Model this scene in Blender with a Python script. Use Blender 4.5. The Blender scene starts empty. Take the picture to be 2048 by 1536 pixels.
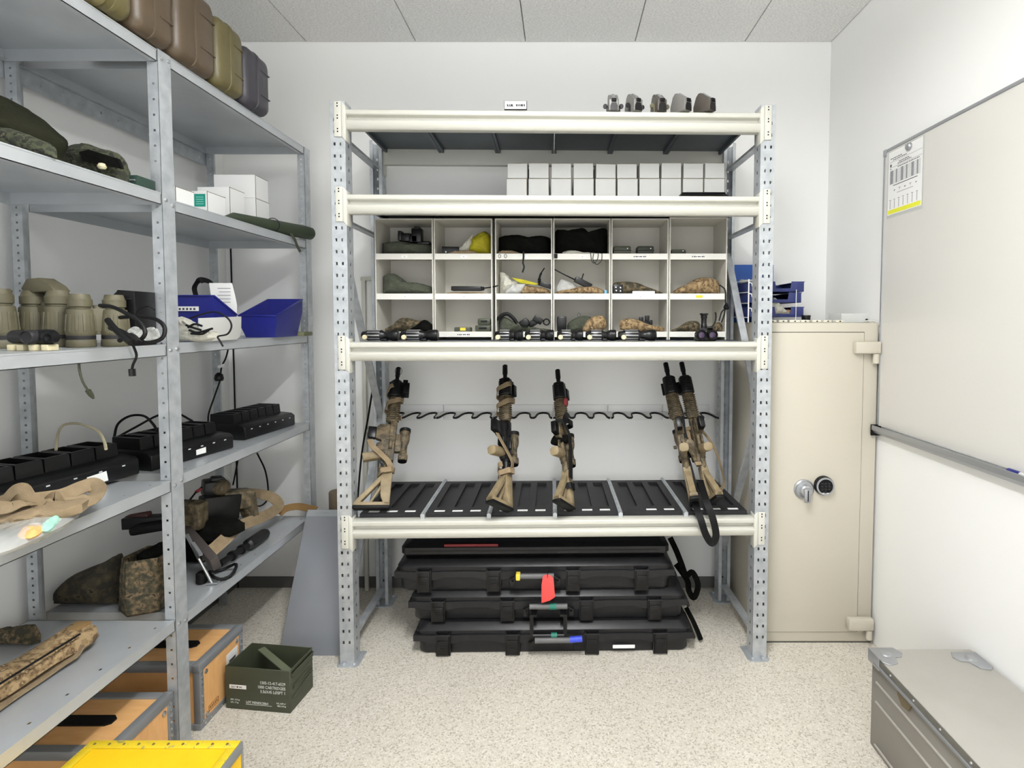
import bpy, bmesh, math, random
from mathutils import Vector, Matrix, noise
random.seed(7)
SC = bpy.context.scene
COL = SC.collection
PI = math.pi

# ---------------------------------------------------------------- camera, world, exposure
FPX, CH, CX, CY, PITCH = 1050.0, 1.51, 1125.0, 686.0, math.atan(.0428)
cam_d = bpy.data.cameras.new('camera')
cam_d.sensor_fit = 'HORIZONTAL'; cam_d.sensor_width = 36.0
cam_d.lens = 36.0 * FPX / 2048.0
cam_d.shift_x = (1024.0 - CX) / 2048.0
cam_d.shift_y = (CY - 768.0) / 2048.0
cam_d.clip_start = 0.05
cam = bpy.data.objects.new('camera', cam_d); COL.objects.link(cam)
cam.location = (0, 0, CH); cam.rotation_euler = (PI / 2 - PITCH, 0, 0)
SC.camera = cam
TUBE_E, DOWN_W, UP_W, WORLD = 6.0, 38.0, 80.0, 2.3
w = bpy.data.worlds.new('world'); SC.world = w; w.use_nodes = True
w.node_tree.nodes['Background'].inputs[0].default_value = (.975, .99, 1, 1)
w.node_tree.nodes['Background'].inputs[1].default_value = WORLD
SC.view_settings.view_transform = 'Standard'; SC.view_settings.look = 'None'
SC.view_settings.gamma = 1.0; SC.view_settings.use_curve_mapping = False
SC.view_settings.exposure = 0.0

# room extents
XL, XR, YB, YF, ZC = -1.86, 1.46, 2.92, -1.4, 3.022

# ---------------------------------------------------------------- measuring helpers (a pixel and one known distance give a point)
_c, _s = math.cos(PITCH), math.sin(PITCH)
def ray(px, py):
    a = (px - CX) / FPX; b = (CY - py) / FPX
    return a, _c + b * _s, -_s + b * _c
def W(px, py, Y):
    r = ray(px, py); t = Y / r[1]; return Vector((r[0] * t, Y, CH + r[2] * t))
def onz(px, py, z):
    r = ray(px, py); t = (z - CH) / r[2]; return Vector((r[0] * t, r[1] * t, z))
def onx(px, py, X):
    r = ray(px, py); t = X / r[0]; return Vector((X, r[1] * t, CH + r[2] * t))

# ---------------------------------------------------------------- materials
MATS = {}
def srgb(c):
    return tuple((v / 255 / 12.92) if v / 255 <= .04045 else ((v / 255 + .055) / 1.055) ** 2.4 for v in c) + (1,)
def mat(name, col, rough=.6, metal=0., col2=None, scale=40., var=.5, bump=0., bscale=None, spec=.5, alpha=1., trans=0., detail=4., emit=0., stretch=None, sharp=None):
    if name in MATS: return MATS[name]
    m = bpy.data.materials.new(name); m.use_nodes = True; MATS[name] = m
    nt = m.node_tree; N = nt.nodes; L = nt.links
    b = N['Principled BSDF']
    b.inputs['Base Color'].default_value = srgb(col); b.inputs['Roughness'].default_value = rough
    b.inputs['Metallic'].default_value = metal; b.inputs['Specular IOR Level'].default_value = spec
    b.inputs['Alpha'].default_value = alpha; b.inputs['Transmission Weight'].default_value = trans
    if emit:
        b.inputs['Emission Color'].default_value = srgb(col); b.inputs['Emission Strength'].default_value = emit
    if col2 or bump:
        tc = N.new('ShaderNodeTexCoord'); mp = N.new('ShaderNodeMapping')
        L.new(tc.outputs['Object'], mp.inputs[0])
        if stretch: mp.inputs['Scale'].default_value = stretch
    if col2:
        n = N.new('ShaderNodeTexNoise'); n.inputs['Scale'].default_value = scale; n.inputs['Detail'].default_value = detail
        L.new(mp.outputs[0], n.inputs['Vector'])
        r = N.new('ShaderNodeValToRGB')
        lo, hi = (.5 - var / 2, .5 + var / 2) if sharp is None else sharp
        r.color_ramp.elements[0].position = lo; r.color_ramp.elements[1].position = hi
        r.color_ramp.elements[0].color = srgb(col); r.color_ramp.elements[1].color = srgb(col2)
        L.new(n.outputs['Fac'], r.inputs[0]); L.new(r.outputs[0], b.inputs['Base Color'])
    if bump:
        n2 = N.new('ShaderNodeTexNoise'); n2.inputs['Scale'].default_value = bscale or scale; n2.inputs['Detail'].default_value = 3
        L.new(mp.outputs[0], n2.inputs['Vector'])
        bp = N.new('ShaderNodeBump'); bp.inputs['Strength'].default_value = bump; bp.inputs['Distance'].default_value = .01
        L.new(n2.outputs['Fac'], bp.inputs['Height']); L.new(bp.outputs[0], b.inputs['Normal'])
    return m
def camo(name, cols, scale=30., rough=.9):
    m = mat(name, cols[0], rough, col2=cols[1], scale=scale, bump=.6, bscale=70)
    r = [n for n in m.node_tree.nodes if n.type == 'VALTORGB'][0].color_ramp
    r.interpolation = 'CONSTANT'
    r.elements[0].position = 0; r.elements[1].position = .46
    for i, c in enumerate(cols[2:]):
        e = r.elements.new(.56 + .1 * i); e.color = srgb(c)
    return m
M_wall = mat('white_wall_paint', (240, 240, 238), .75, bump=.04, bscale=250)
def floor_mat():
    m = mat('speckled_vinyl', (196, 190, 178), .55, spec=.35)
    nt = m.node_tree; N = nt.nodes; L = nt.links; b = N['Principled BSDF']
    tc = N.new('ShaderNodeTexCoord')
    v = N.new('ShaderNodeTexVoronoi'); v.inputs['Scale'].default_value = 190
    L.new(tc.outputs['Object'], v.inputs['Vector'])
    r = N.new('ShaderNodeValToRGB'); r.color_ramp.interpolation = 'CONSTANT'
    r.color_ramp.elements[0].color = srgb((186, 178, 164)); r.color_ramp.elements[0].position = 0
    r.color_ramp.elements[1].color = srgb((218, 211, 197)); r.color_ramp.elements[1].position = .13
    for p, c in ((.45, (224, 218, 205)), (.72, (211, 204, 190)), (.88, (232, 227, 217))):
        e = r.color_ramp.elements.new(p); e.color = srgb(c)
    sp = N.new('ShaderNodeSeparateColor'); L.new(v.outputs['Color'], sp.inputs[0]); L.new(sp.outputs[0], r.inputs[0])
    n = N.new('ShaderNodeTexNoise'); n.inputs['Scale'].default_value = 3; L.new(tc.outputs['Object'], n.inputs['Vector'])
    mx = N.new('ShaderNodeMix'); mx.data_type = 'RGBA'; mx.blend_type = 'MULTIPLY'; mx.inputs[0].default_value = .25
    L.new(r.outputs[0], mx.inputs[6]); L.new(n.outputs['Color'], mx.inputs[7]); 
    hs = N.new('ShaderNodeRGBToBW'); L.new(n.outputs['Color'], hs.inputs[0]); L.new(hs.outputs[0], mx.inputs[7])
    L.new(mx.outputs[2], b.inputs['Base Color'])
    return m
M_floor = floor_mat()
M_ceil = mat('wood_wool_panel', (218, 217, 214), .95, col2=(250, 249, 247), scale=95, var=.34, detail=6, bump=.5, bscale=110, stretch=(1, 2.2, 1))
M_joint = mat('panel_joint_dark', (70, 68, 64), .9)
M_base = mat('grey_vinyl_skirting', (92, 91, 89), .6)
M_galv = mat('galvanised_steel', (166, 171, 175), .42, .45, col2=(196, 200, 203), scale=26, var=.5, detail=2, bump=.02, bscale=60)
M_shelf = mat('galvanised_shelf_steel', (174, 178, 181), .34, .4, col2=(194, 198, 201), scale=7, var=.8, detail=3)
M_steel = mat('bright_steel', (196, 198, 200), .3, .9)
M_deckd = mat('dull_deck_steel', (96, 102, 108), .45, .7, col2=(112, 118, 124), scale=10, var=.7)
M_cream = mat('cream_powder_coat', (200, 199, 189), .42)
M_creamd = mat('cream_safe_paint', (194, 188, 173), .5, bump=.05, bscale=300)
M_black = mat('black_plastic', (12, 12, 13), .36, spec=.35)
M_bcase = mat('black_moulded_case', (22, 22, 24), .36, spec=.35, col2=(30, 30, 32), scale=30, bump=.05, bscale=500)
M_tray = mat('dark_grey_tray_plastic', (31, 30, 32), .5, spec=.3, col2=(42, 41, 43), scale=12)
M_rub = mat('black_rubber', (7, 7, 8), .6, spec=.25)
M_white = mat('white_card', (186, 186, 182), .8)  # white greyed to hold the deck's shade on the rack cartons
M_label = mat('white_label', (238, 238, 236), .6)
M_ink = mat('printed_ink', (60, 60, 62), .8)
M_edge = mat('brown_box_edge', (120, 110, 90), .9)
M_board = mat('whiteboard_enamel', (209, 207, 201), .25)
M_alu = mat('satin_aluminium', (168, 170, 173), .4, .7)
M_olive = mat('olive_paint', (58, 62, 46), .55, col2=(66, 70, 54), scale=14)
M_tan = mat('tan_webbing', (146, 128, 100), .9, col2=(126, 108, 82), scale=35, bump=.3, bscale=400)
M_gun = camo('tan_gun_finish', [(66, 58, 42), (88, 77, 57), (106, 92, 68)], 38, .6)
M_guntan = mat('sand_coloured_polymer', (148, 132, 102), .6, col2=(110, 96, 70), scale=22)
M_gunblk = mat('worn_black_metal', (13, 13, 14), .45, .2)
M_pelt = camo('camouflage_fabric', [(52, 50, 36), (78, 68, 48), (108, 92, 68), (44, 36, 26)], 55)
M_camo2 = camo('green_camouflage_fabric', [(36, 39, 28), (58, 62, 42), (24, 24, 19), (80, 74, 52)], 40)
M_dcamo = camo('desert_camouflage_fabric', [(150, 128, 94), (128, 106, 74), (92, 72, 48), (164, 144, 108)], 60)
M_olf = mat('olive_fabric', (62, 66, 54), .95, col2=(78, 82, 68), scale=20, bump=.7, bscale=120)
M_darkf = mat('dark_fabric', (8, 8, 7), .95, spec=.08, col2=(19, 19, 16), scale=20, bump=.3, bscale=120)
M_binoc = mat('olive_rubber_armour', (92, 87, 66), .6, col2=(78, 74, 56), scale=30)
M_navy = mat('navy_blue_plastic', (24, 30, 112), .4)
M_blue = mat('bright_blue_plastic', (16, 84, 172), .45)
M_tray2 = mat('dark_blue_tray_plastic', (34, 45, 100), .45)
M_poly = mat('clear_polythene', (226, 228, 224), .22, alpha=.42)
M_polyw = mat('milky_polythene', (206, 204, 190), .3, alpha=.8, bump=.8, bscale=60)
M_yel = mat('yellow_paint', (238, 188, 12), .5, col2=(244, 200, 24), scale=9)
M_yelb = mat('yellow_green_fabric', (176, 168, 24), .8, col2=(150, 140, 20), scale=20)
M_ply = mat('orange_plywood', (234, 184, 124), .55, col2=(218, 164, 104), scale=14, var=.6, stretch=(1, 4, 1))
M_casealu = mat('case_edge_aluminium', (136, 139, 142), .4, .3)
M_red = mat('red_tag_plastic', (240, 74, 70), .6)
M_chest = mat('brushed_aluminium_chest', (176, 172, 164), .5, .35, col2=(190, 187, 180), scale=5, var=.7, detail=6)
M_chests = mat('aluminium_chest_side', (150, 146, 140), .5, .4, col2=(140, 136, 130), scale=8, var=.7)
M_teal = mat('teal_green_label', (20, 140, 120), .6)
M_grn = mat('green_tape', (24, 110, 92), .6)
M_bl2 = mat('blue_tape', (50, 70, 190), .5)
M_ytape = mat('yellow_tape', (222, 200, 70), .6)
M_c_ol = mat('olive_hard_case', (96, 88, 52), .4, col2=(88, 80, 48), scale=20, bump=.05, bscale=300)
M_c_br = mat('brown_hard_case', (84, 70, 52), .4, col2=(76, 63, 47), scale=20, bump=.05, bscale=300)
M_c_bk = mat('charcoal_hard_case', (56, 54, 60), .42, bump=.05, bscale=300)
M_glass = mat('coated_lens', (60, 44, 70), .08, .2)
M_lamp = mat('lamp_tube_glow', (250, 252, 255), .5, emit=TUBE_E)

# ---------------------------------------------------------------- mesh builder
class MB:
    def __init__(s): s.bm = bmesh.new()
    def box(s, p0, p1, M=None):
        x0, y0, z0 = p0; x1, y1, z1 = p1
        vs = [s.bm.verts.new(v) for v in ((x0, y0, z0), (x1, y0, z0), (x1, y1, z0), (x0, y1, z0), (x0, y0, z1), (x1, y0, z1), (x1, y1, z1), (x0, y1, z1))]
        for f in ((0, 3, 2, 1), (4, 5, 6, 7), (0, 1, 5, 4), (1, 2, 6, 5), (2, 3, 7, 6), (3, 0, 4, 7)): s.bm.faces.new([vs[i] for i in f])
        if M is not None: bmesh.ops.transform(s.bm, matrix=M, verts=vs)
        return s
    def bar(s, a, b, w_, h_, up=(0, 0, 1)):
        a = Vector(a); b = Vector(b); d = b - a; z = d.normalized(); x = Vector(up).cross(z)
        if x.length < 1e-5: x = Vector((1, 0, 0))
        x.normalize(); y = z.cross(x)
        M = Matrix((x, y, z)).transposed().to_4x4(); M.translation = a
        return s.box((-w_ / 2, -h_ / 2, 0), (w_ / 2, h_ / 2, d.length), M)
    def rings(s, rings, cap=True, closed=False):
        R = [[s.bm.verts.new(v) for v in r] for r in rings]; n = len(R[0])
        for i in range(len(R) - (0 if closed else 1)):
            A, B = R[i], R[(i + 1) % len(R)]
            for j in range(n): s.bm.faces.new((A[j], A[(j + 1) % n], B[(j + 1) % n], B[j]))
        if cap and not closed:
            s.bm.faces.new(R[0][::-1]); s.bm.faces.new(R[-1])
        return s
    def tube(s, pts, r, n=8, closed=False):
        pts = [Vector(p) for p in pts]; rs = r if isinstance(r, (list, tuple)) else [r] * len(pts)
        rings = []; up = None
        for i, p in enumerate(pts):
            if closed: t = pts[(i + 1) % len(pts)] - pts[i - 1]
            else: t = pts[min(i + 1, len(pts) - 1)] - pts[max(i - 1, 0)]
            t.normalize()
            if up is None:
                up = Vector((0, 0, 1)) if abs(t.z) < .9 else Vector((1, 0, 0))
            x = up.cross(t)
            if x.length < 1e-6: x = Vector((1, 0, 0)).cross(t)
            x.normalize(); y = t.cross(x); up = y
            rings.append([p + (x * math.cos(2 * PI * k / n) + y * math.sin(2 * PI * k / n)) * rs[i] for k in range(n)])
        return s.rings(rings, True, closed)
    def ribbon(s, pts, w_, th, nrm=None):
        """flat strap through pts, nrm = list/one vector giving the strap's face normal"""
        pts = [Vector(p) for p in pts]; rings = []
        for i, p in enumerate(pts):
            t = (pts[min(i + 1, len(pts) - 1)] - pts[max(i - 1, 0)]).normalized()
            n = Vector(nrm[i] if isinstance(nrm, list) else nrm); n = (n - t * n.dot(t))
            if n.length < 1e-5: n = Vector((0, 1, 0)) - t * t.y
            n.normalize(); b = t.cross(n)
            ww = w_[i] if isinstance(w_, list) else w_
            rings.append([p + b * ww / 2 + n * th / 2, p - b * ww / 2 + n * th / 2, p - b * ww / 2 - n * th / 2, p + b * ww / 2 - n * th / 2])
        return s.rings(rings)
    def lathe(s, prof, axis='Z', n=20, M=None):
        """prof: (r, h) list along axis"""
        rings = []
        for r, h in prof:
            r = max(r, 1e-4); ring = []
            for k in range(n):
                a = 2 * PI * k / n; u, v = r * math.cos(a), r * math.sin(a)
                q = Vector((u, v, h) if axis == 'Z' else ((h, u, v) if axis == 'X' else (v, h, u)))
                ring.append(M @ q if M is not None else q)
            rings.append(ring)
        return s.rings(rings)
    def prism(s, poly, a, b, plane='XZ', M=None):
        def P(u, v, t): return {'XZ': (u, t, v), 'XY': (u, v, t), 'YZ': (t, u, v)}[plane]
        r0 = [Vector(P(u, v, a)) for u, v in poly]; r1 = [Vector(P(u, v, b)) for u, v in poly]
        if M is not None: r0 = [M @ q for q in r0]; r1 = [M @ q for q in r1]
        return s.rings([r0, r1])
    def sheet(s, O, U, V, wu, wv, holes, th=None):
        """perforated sheet; holes = ([ (u0,u1) columns ], [ (v0,v1) rows ])"""
        O, U, V = Vector(O), Vector(U), Vector(V)
        us = sorted({0, wu, *[a for h in holes[0] for a in h]}); vs = sorted({0, wv, *[a for h in holes[1] for a in h]})
        g = {}
        def v(i, j):
            if (i, j) not in g: g[i, j] = s.bm.verts.new(O + U * us[i] + V * vs[j])
            return g[i, j]
        cu = {h[0] for h in holes[0]}; cv = {h[0] for h in holes[1]}
        for i in range(len(us) - 1):
            for j in range(len(vs) - 1):
                if us[i] in cu and vs[j] in cv: continue
                s.bm.faces.new((v(i, j), v(i + 1, j), v(i + 1, j + 1), v(i, j + 1)))
        return s
    def quad(s, a, b, c, d): s.bm.faces.new([s.bm.verts.new(q) for q in (a, b, c, d)]); return s
    def pillow(s, outline, y, thick, rings=8, wr=.006, seed=0, sharp=.6, sub=4):
        """closed soft shape: outline (x,z) polygon in the plane y, swelling by thick/2 each side"""
        o = []
        n0 = len(outline)
        for i in range(n0):
            p0, p1, p2, p3 = (Vector(outline[(i + k) % n0]) for k in (-1, 0, 1, 2))
            for k in range(sub):
                t = k / sub
                o.append(.5 * (2 * p1 + (p2 - p0) * t + (2 * p0 - 5 * p1 + 4 * p2 - p3) * t * t + (3 * p1 - p0 - 3 * p2 + p3) * t ** 3))
        zmin = min(p[1] for p in outline)
        lo_, hi_ = min(p[0] for p in outline), max(p[0] for p in outline)
        for p in o: p[1] = max(p[1], zmin); p[0] = min(max(p[0], lo_), hi_)
        cx = sum(p[0] for p in o) / len(o); cz = sum(p[1] for p in o) / len(o)
        R = []
        seq = [(i / rings, -1) for i in range(1, rings + 1)] + [(i / rings, 1) for i in range(rings - 1, 0, -1)]
        for q, sg in seq:
            h = thick / 2 * (1 - q ** 2) ** sharp
            ring = []
            for p in o:
                v = Vector((cx + (p[0] - cx) * q, y + sg * h, cz + (p[1] - cz) * q))
                if wr:
                    k = noise.noise(v * 24 + Vector((seed * 3.1, 0, 0))) + 1.1 * (abs(noise.noise(v * 48 + Vector((seed, 9, 0)))) * 2 - .5) + .4 * noise.noise(v * 110)
                    v = v + Vector((0, sg if q < 1 else 0, .35)) * k * wr
                    v.z = max(v.z, zmin)
                ring.append(v)
            R.append(ring)
        return s.rings(R)
    def build_each(s, name, m, parent=None, **k):
        """every loose piece becomes a part of its own"""
        left = set(s.bm.verts); out = []
        while left:
            st = [left.pop()]; isl = [st[0]]
            while st:
                for e in st.pop().link_edges:
                    for q in e.verts:
                        if q in left: left.discard(q); st.append(q); isl.append(q)
            ix = {v: i for i, v in enumerate(isl)}; n = MB(); vv = [n.bm.verts.new(v.co) for v in isl]
            for f in {f for v in isl for f in v.link_faces}: n.bm.faces.new([vv[ix[v]] for v in f.verts])
            out.append(n.build(name, m, parent, **k))
        s.bm.free(); return out
    def build(s, name, m, parent=None, bev=0, seg=2, smooth=40, world=False, kind=None, label=None):
        bm = s.bm
        bmesh.ops.recalc_face_normals(bm, faces=bm.faces)
        if bev:
            bm.normal_update()
            ed = [e for e in bm.edges if len(e.link_faces) == 2 and e.calc_face_angle(0) > math.radians(35)]
            bmesh.ops.bevel(bm, geom=ed, offset=bev, segments=seg, affect='EDGES', clamp_overlap=True, profile=.5)
        if world and parent is not None:
            rt = parent
            while rt.parent is not None: rt = rt.parent
            bmesh.ops.transform(bm, matrix=rt.matrix_basis.inverted(), verts=bm.verts)
        me = bpy.data.meshes.new(name); bm.to_mesh(me); bm.free()
        if smooth:
            me.polygons.foreach_set('use_smooth', [True] * len(me.polygons)); me.set_sharp_from_angle(angle=math.radians(smooth))
        me.materials.append(m)
        o = bpy.data.objects.new(name, me); COL.objects.link(o)
        if parent is not None: o.parent = parent
        if kind: o['kind'] = kind
        if label: o['label'] = label
        return o
def thing(name, label, cat, loc=(0, 0, 0), rz=0, group=None, M=None):
    o = bpy.data.objects.new(name, None); COL.objects.link(o); o.empty_display_size = .05
    if M is not None: o.matrix_basis = M
    else: o.location = loc; o.rotation_euler = (0, 0, rz)
    if M is None: o.matrix_basis = Matrix.Translation(Vector(loc)) @ Matrix.Rotation(rz, 4, 'Z')
    o['label'] = label; o['category'] = cat
    if group: o['group'] = group
    return o
def struct(name, mb, m, **k): return mb.build(name, m, kind='structure', **k)
def text(body, size, m, parent, M, name='lettering', ext=.0004, align='LEFT', sx=1.):
    cu = bpy.data.curves.new('tmp', 'FONT'); cu.body = body; cu.size = size; cu.extrude = ext; cu.align_x = align; cu.resolution_u = 2
    ob = bpy.data.objects.new('tmp', cu); COL.objects.link(ob)
    dg = bpy.context.evaluated_depsgraph_get(); dg.update()
    me = bpy.data.meshes.new_from_object(ob.evaluated_get(dg))
    bpy.data.objects.remove(ob); bpy.data.curves.remove(cu)
    me.transform(M @ Matrix.Scale(sx, 4, (1, 0, 0))); me.materials.clear(); me.materials.append(m); me.name = name
    o = bpy.data.objects.new(name, me); COL.objects.link(o); o.parent = parent
    return o
def copy_tree(o, loc=None, label=None, parent=None, M=None):
    c = o.copy(); COL.objects.link(c)
    if parent is not None: c.parent = parent
    if M is not None: c.matrix_basis = M
    if loc is not None: c.location = loc
    if label: c['label'] = label
    for ch in list(o.children): copy_tree(ch, parent=c)
    return c
def spline(P, n=8):
    P = [Vector(p) for p in P]; out = []
    Q = [2 * P[0] - P[1]] + P + [2 * P[-1] - P[-2]]
    for i in range(1, len(Q) - 2):
        p0, p1, p2, p3 = Q[i - 1:i + 3]
        for k in range(n):
            t = k / n
            out.append(.5 * (2 * p1 + (p2 - p0) * t + (2 * p0 - 5 * p1 + 4 * p2 - p3) * t * t + (3 * p1 - p0 - 3 * p2 + p3) * t ** 3))
    out.append(P[-1]); return out
def T3(x, y, z): return Matrix.Translation((x, y, z))
def RX(a): return Matrix.Rotation(a, 4, 'X')
def RY(a): return Matrix.Rotation(a, 4, 'Y')
def RZ(a): return Matrix.Rotation(a, 4, 'Z')

# ---------------------------------------------------------------- room
struct('floor', MB().box((XL - .1, YF - .1, -.1), (XR + .1, YB + .1, 0)), M_floor)
struct('wall_back', MB().box((XL - .1, YB, 0), (XR + .1, YB + .1, ZC + .1)), M_wall)
struct('wall_left', MB().box((XL - .1, YF, 0), (XL, YB, ZC + .1)), M_wall)
struct('wall_right', MB().box((XR, YF, 0), (XR + .1, YB, ZC + .1)), M_wall)
# rear wall left out: the world shines in as added fill to flatten contrast
cb = MB()
xs = [-.796 + .595 * k for k in range(-2, 5)]
xs = [XL] + [x for x in xs if XL < x < XR] + [XR]
ys = [YF, -.2, 1.0, 2.2, YB]
for a, b in zip(xs, xs[1:]):
    for c, d in zip(ys, ys[1:]): cb.box((a + .002, c + .002, ZC), (b - .002, d - .002, ZC + .025))
struct('ceiling', cb, M_ceil, bev=.002, seg=1)
struct('trim_1', MB().box((XL, YF, ZC + .02), (XR, YB, ZC + .05)), M_joint)
struct('baseboard_back', MB().box((XL, YB - .012, 0), (XR, YB, .06)), M_base)
struct('baseboard_left', MB().box((XL, YF, 0), (XL + .012, YB - .012, .06)), M_base)

# tube lamp overhead; hanging form and up light added to brighten the ceiling
def luminaire(x, y, label):
    t = thing('pendant_light', label, 'ceiling light', (x, y, ZC))
    MB().box((-.025, -.48, -.25), (.025, .48, -.225)).build('housing', M_cream, t, bev=.006)
    for yy in (-.4, .4): MB().tube([(0, yy, -.225), (0, yy, 0)], .003, 6).build('suspension_rod', M_steel, t)
    MB().tube([(0, -.46, -.29), (0, .46, -.29)], .03, 12).build('lamp_tube', M_lamp, t)
    for nm, z, rx, e in (('down_reflector', -.325, 0, DOWN_W), ('up_fill', -.22, PI, UP_W)):
        ld = bpy.data.lights.new(nm, 'AREA'); ld.shape = 'RECTANGLE'; ld.size = .10; ld.size_y = .92; ld.energy = e; ld.color = (.98, .99, 1)
        lo = bpy.data.objects.new(nm, ld); COL.objects.link(lo); lo.parent = t; lo.location = (0, 0, z); lo.rotation_euler = (rx, 0, 0)
    for yy in (-.47, .47): MB().box((-.02, yy - .008, -.30), (.02, yy + .008, -.24)).build('lamp_holder', M_cream, t)
luminaire(0, .75, 'long pendant tube light above the aisle in front of the rack')

# ---------------------------------------------------------------- left galvanised shelving
SX = -1.32; SXB = -1.82
U = thing('shelving_unit', 'tall galvanised steel shelving with two bays along the left wall', 'shelving', (SX, 1.775, 0))
def angle_post(x, y, sx, name='post', bot=0., top=2.397, sy=1):
    """L post: broad face at x looking along sx, perforated flange in the plane y"""
    m = MB(); th = .0015
    m.box((x - th, min(y, y + sy * .056), bot), (x, max(y, y + sy * .056), top))
    pt = .05 if (x == SX and y == 1.75) else .025
    rows = [(.03 + pt * k, .037 + pt * k) for k in range(int((top - .06) / pt))]
    m.sheet((x, y, bot), (-sx, 0, 0), (0, 0, 1), .036, top - bot, ([(.014, .021)], rows))
    m.sheet((x - sx * .036, y, bot), (0, sy, 0), (0, 0, 1), .012, top - bot, ([], []))
    m.build(name, M_galv, U, world=True)
for y0, sy in ((.70, 1), (1.75, 1), (2.722, 1)):
    angle_post(SX, y0, 1, sy=sy); angle_post(SXB, y0, -1, sy=sy)
ft = MB()
for y0 in (.70, 1.75, 2.722): ft.box((SX - .05, y0, 0), (SX + .002, y0 + .06, .004))
ft.build('foot', M_galv, U, world=True)
def shelf(y0, y1, z, mt=None):
    m = MB(); x0, x1 = SXB, SX - .002; L = x1 - x0; n = max(3, int((y1 - y0) / .1)); st = (y1 - y0) / n
    hol = ([(L - .034, L - .028)], [(st * (k + .5), st * (k + .5) + .008) for k in range(n)])
    m.sheet((x0, y0, z), (1, 0, 0), (0, 1, 0), L, y1 - y0, hol)
    m.box((x1 - .002, y0, z - .038), (x1, y1, z)); m.box((x1 - .02, y0, z - .038), (x1, y1, z - .036))
    m.box((x0, y0, z - .038), (x0 + .002, y1, z)); m.box((x0, y0, z - .038), (x1, y0 + .002, z)); m.box((x0, y1 - .002, z - .038), (x1, y1, z))
    m.box((x1 - .012, y0, z - .004), (x1 + .001, y1, z + .0005))
    m.build('shelf', M_shelf, U, world=True)
ZN = [2.392, 1.93, 1.43, .97, .489]; ZF = [2.396, 1.918, 1.433, .978, .483]
for z in ZN: shelf(.72, 1.748, z)
for z in ZF: shelf(1.808, 2.72, z)
for z in (2.33, .1):
    m = MB(); m.sheet((SXB - .004, .7, z - .03), (0, 1, 0), (0, 0, 1), 2.07, .06, ([(.05 + .08 * k, .056 + .08 * k) for k in range(25)], [(.025, .035)]))
    m.box((SXB - .006, .7, z + .028), (SXB + .014, 2.77, z + .03)); m.build('rear_rail', M_galv, U, world=True)
bt = MB()
for zz in (ZN, ZF):
    for z in zz: bt.lathe([(.006, 0), (.006, .003), (.003, .005)], 'X', 8, T3(SX, 1.765 if zz is ZN else 1.795, z - .02))
bt.build_each('bolt', M_steel, U, world=True)

# ---------------------------------------------------------------- pallet rack
RM = Matrix.Translation((-.975, 2.24, 0)) @ RZ(math.radians(1.25))
RW, RD, RT = 1.885, .55, 2.43
K = thing('pallet_rack', 'large galvanised rack with cream beams standing against the back wall', 'rack', M=RM)
def upright(u, v, su, sv):
    """u,v = outer corner; su,sv = directions towards the inside"""
    m = MB(); wd, dp = .062, .07
    rows = [(.045 + .05 * k, .058 + .05 * k) for k in range(int((RT - .08) / .05))]
    m.sheet((u, v, 0), (su, 0, 0), (0, 0, 1), wd, RT, ([(.013, .021), (.039, .047)], rows))
    m.sheet((u, v, 0), (0, sv, 0), (0, 0, 1), dp, RT, ([(.03, .038)], rows))
    m.sheet((u + su * wd, v, 0), (0, sv, 0), (0, 0, 1), dp, RT, ([(.03, .038)], rows))
    m.sheet((u + su * wd, v + sv * dp, 0), (-su, 0, 0), (0, 0, 1), .016, RT, ([], []))
    m.sheet((u, v + sv * dp, 0), (su, 0, 0), (0, 0, 1), .016, RT, ([], []))
    m.build('upright', M_galv, K)
    f = MB(); a, b = (u - su * .012, u + su * .085); c, d = v - sv * .02, v + sv * .09
    x0, x1, y0, y1 = min(a, b), max(a, b), min(c, d), max(c, d)
    f.prism([(x0 + .012, y0), (x1 - .012, y0), (x1, y0 + .014), (x1, y1), (x0, y1), (x0, y0 + .014)], 0, .005, 'XY')
    f.box((u + su * .004, v + .001 * sv, .005), (u + su * .058, v + sv * .004, .06))
    for q in (.02, .066): f.lathe([(.008, .005), (.008, .012), (.004, .016)], 'Z', 6, T3(u + su * q, v - sv * .009, 0))
    f.build('foot_plate', M_galv, K)
for u, su in ((0, 1), (RW, -1)):
    for v, sv in ((0, 1), (RD, -1)): upright(u, v, su, sv)
LEV = [2.398, 2.045, 1.418, .640]
def beam(v, sv, z):
    prof = [(0, 0), (-.011, -.003), (-.014, -.007), (-.014, -.020), (-.011, -.024), (.010, -.027), (.010, -.041), (-.012, -.045), (-.017, -.050), (-.017, -.058), (-.013, -.068), (-.009, -.076), (-.002, -.082), (.03, -.082), (.03, 0)]
    prof = [(v + sv * (a + .012), z + b) for a, b in prof]
    m = MB().prism(prof, .064, RW - .064, 'YZ'); m.build('beam', M_cream, K, bev=.0015)
    for u, su in ((.018, 1), (RW - .018, -1)):
        c = MB()
        pl = [(u, z - .118), (u + su * .03, z - .118), (u + su * .03, z + .028), (u, z + .028)]
        c.prism(pl, v - sv * .007, v - sv * .001, 'XZ')
        a, b = sorted((v - sv * .004, v + sv * .045))
        c.prism([(u + su * .03, z - .118), (u + su * .047, z - .135), (u + su * .047, z + .012), (u + su * .03, z + .028)], a, b, 'XZ')
        cn = c.build('beam_connector', M_cream, K, bev=.002)
        h = MB()
        for q in (-.1, -.045, .005):
            for r in (0, .009): h.box((u + su * .015 - .0025, v - sv * .0075, z + q + r * 1.3), (u + su * .015 + .0025, v - sv * .0068, z + q + r * 1.3 + .006))
        h.build_each('connector_slot', M_rub, cn)
for z in LEV:
    beam(0, 1, z); beam(RD, -1, z)
UB = [.07 + (RW - .14) / 6 * i for i in range(7)]
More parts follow.
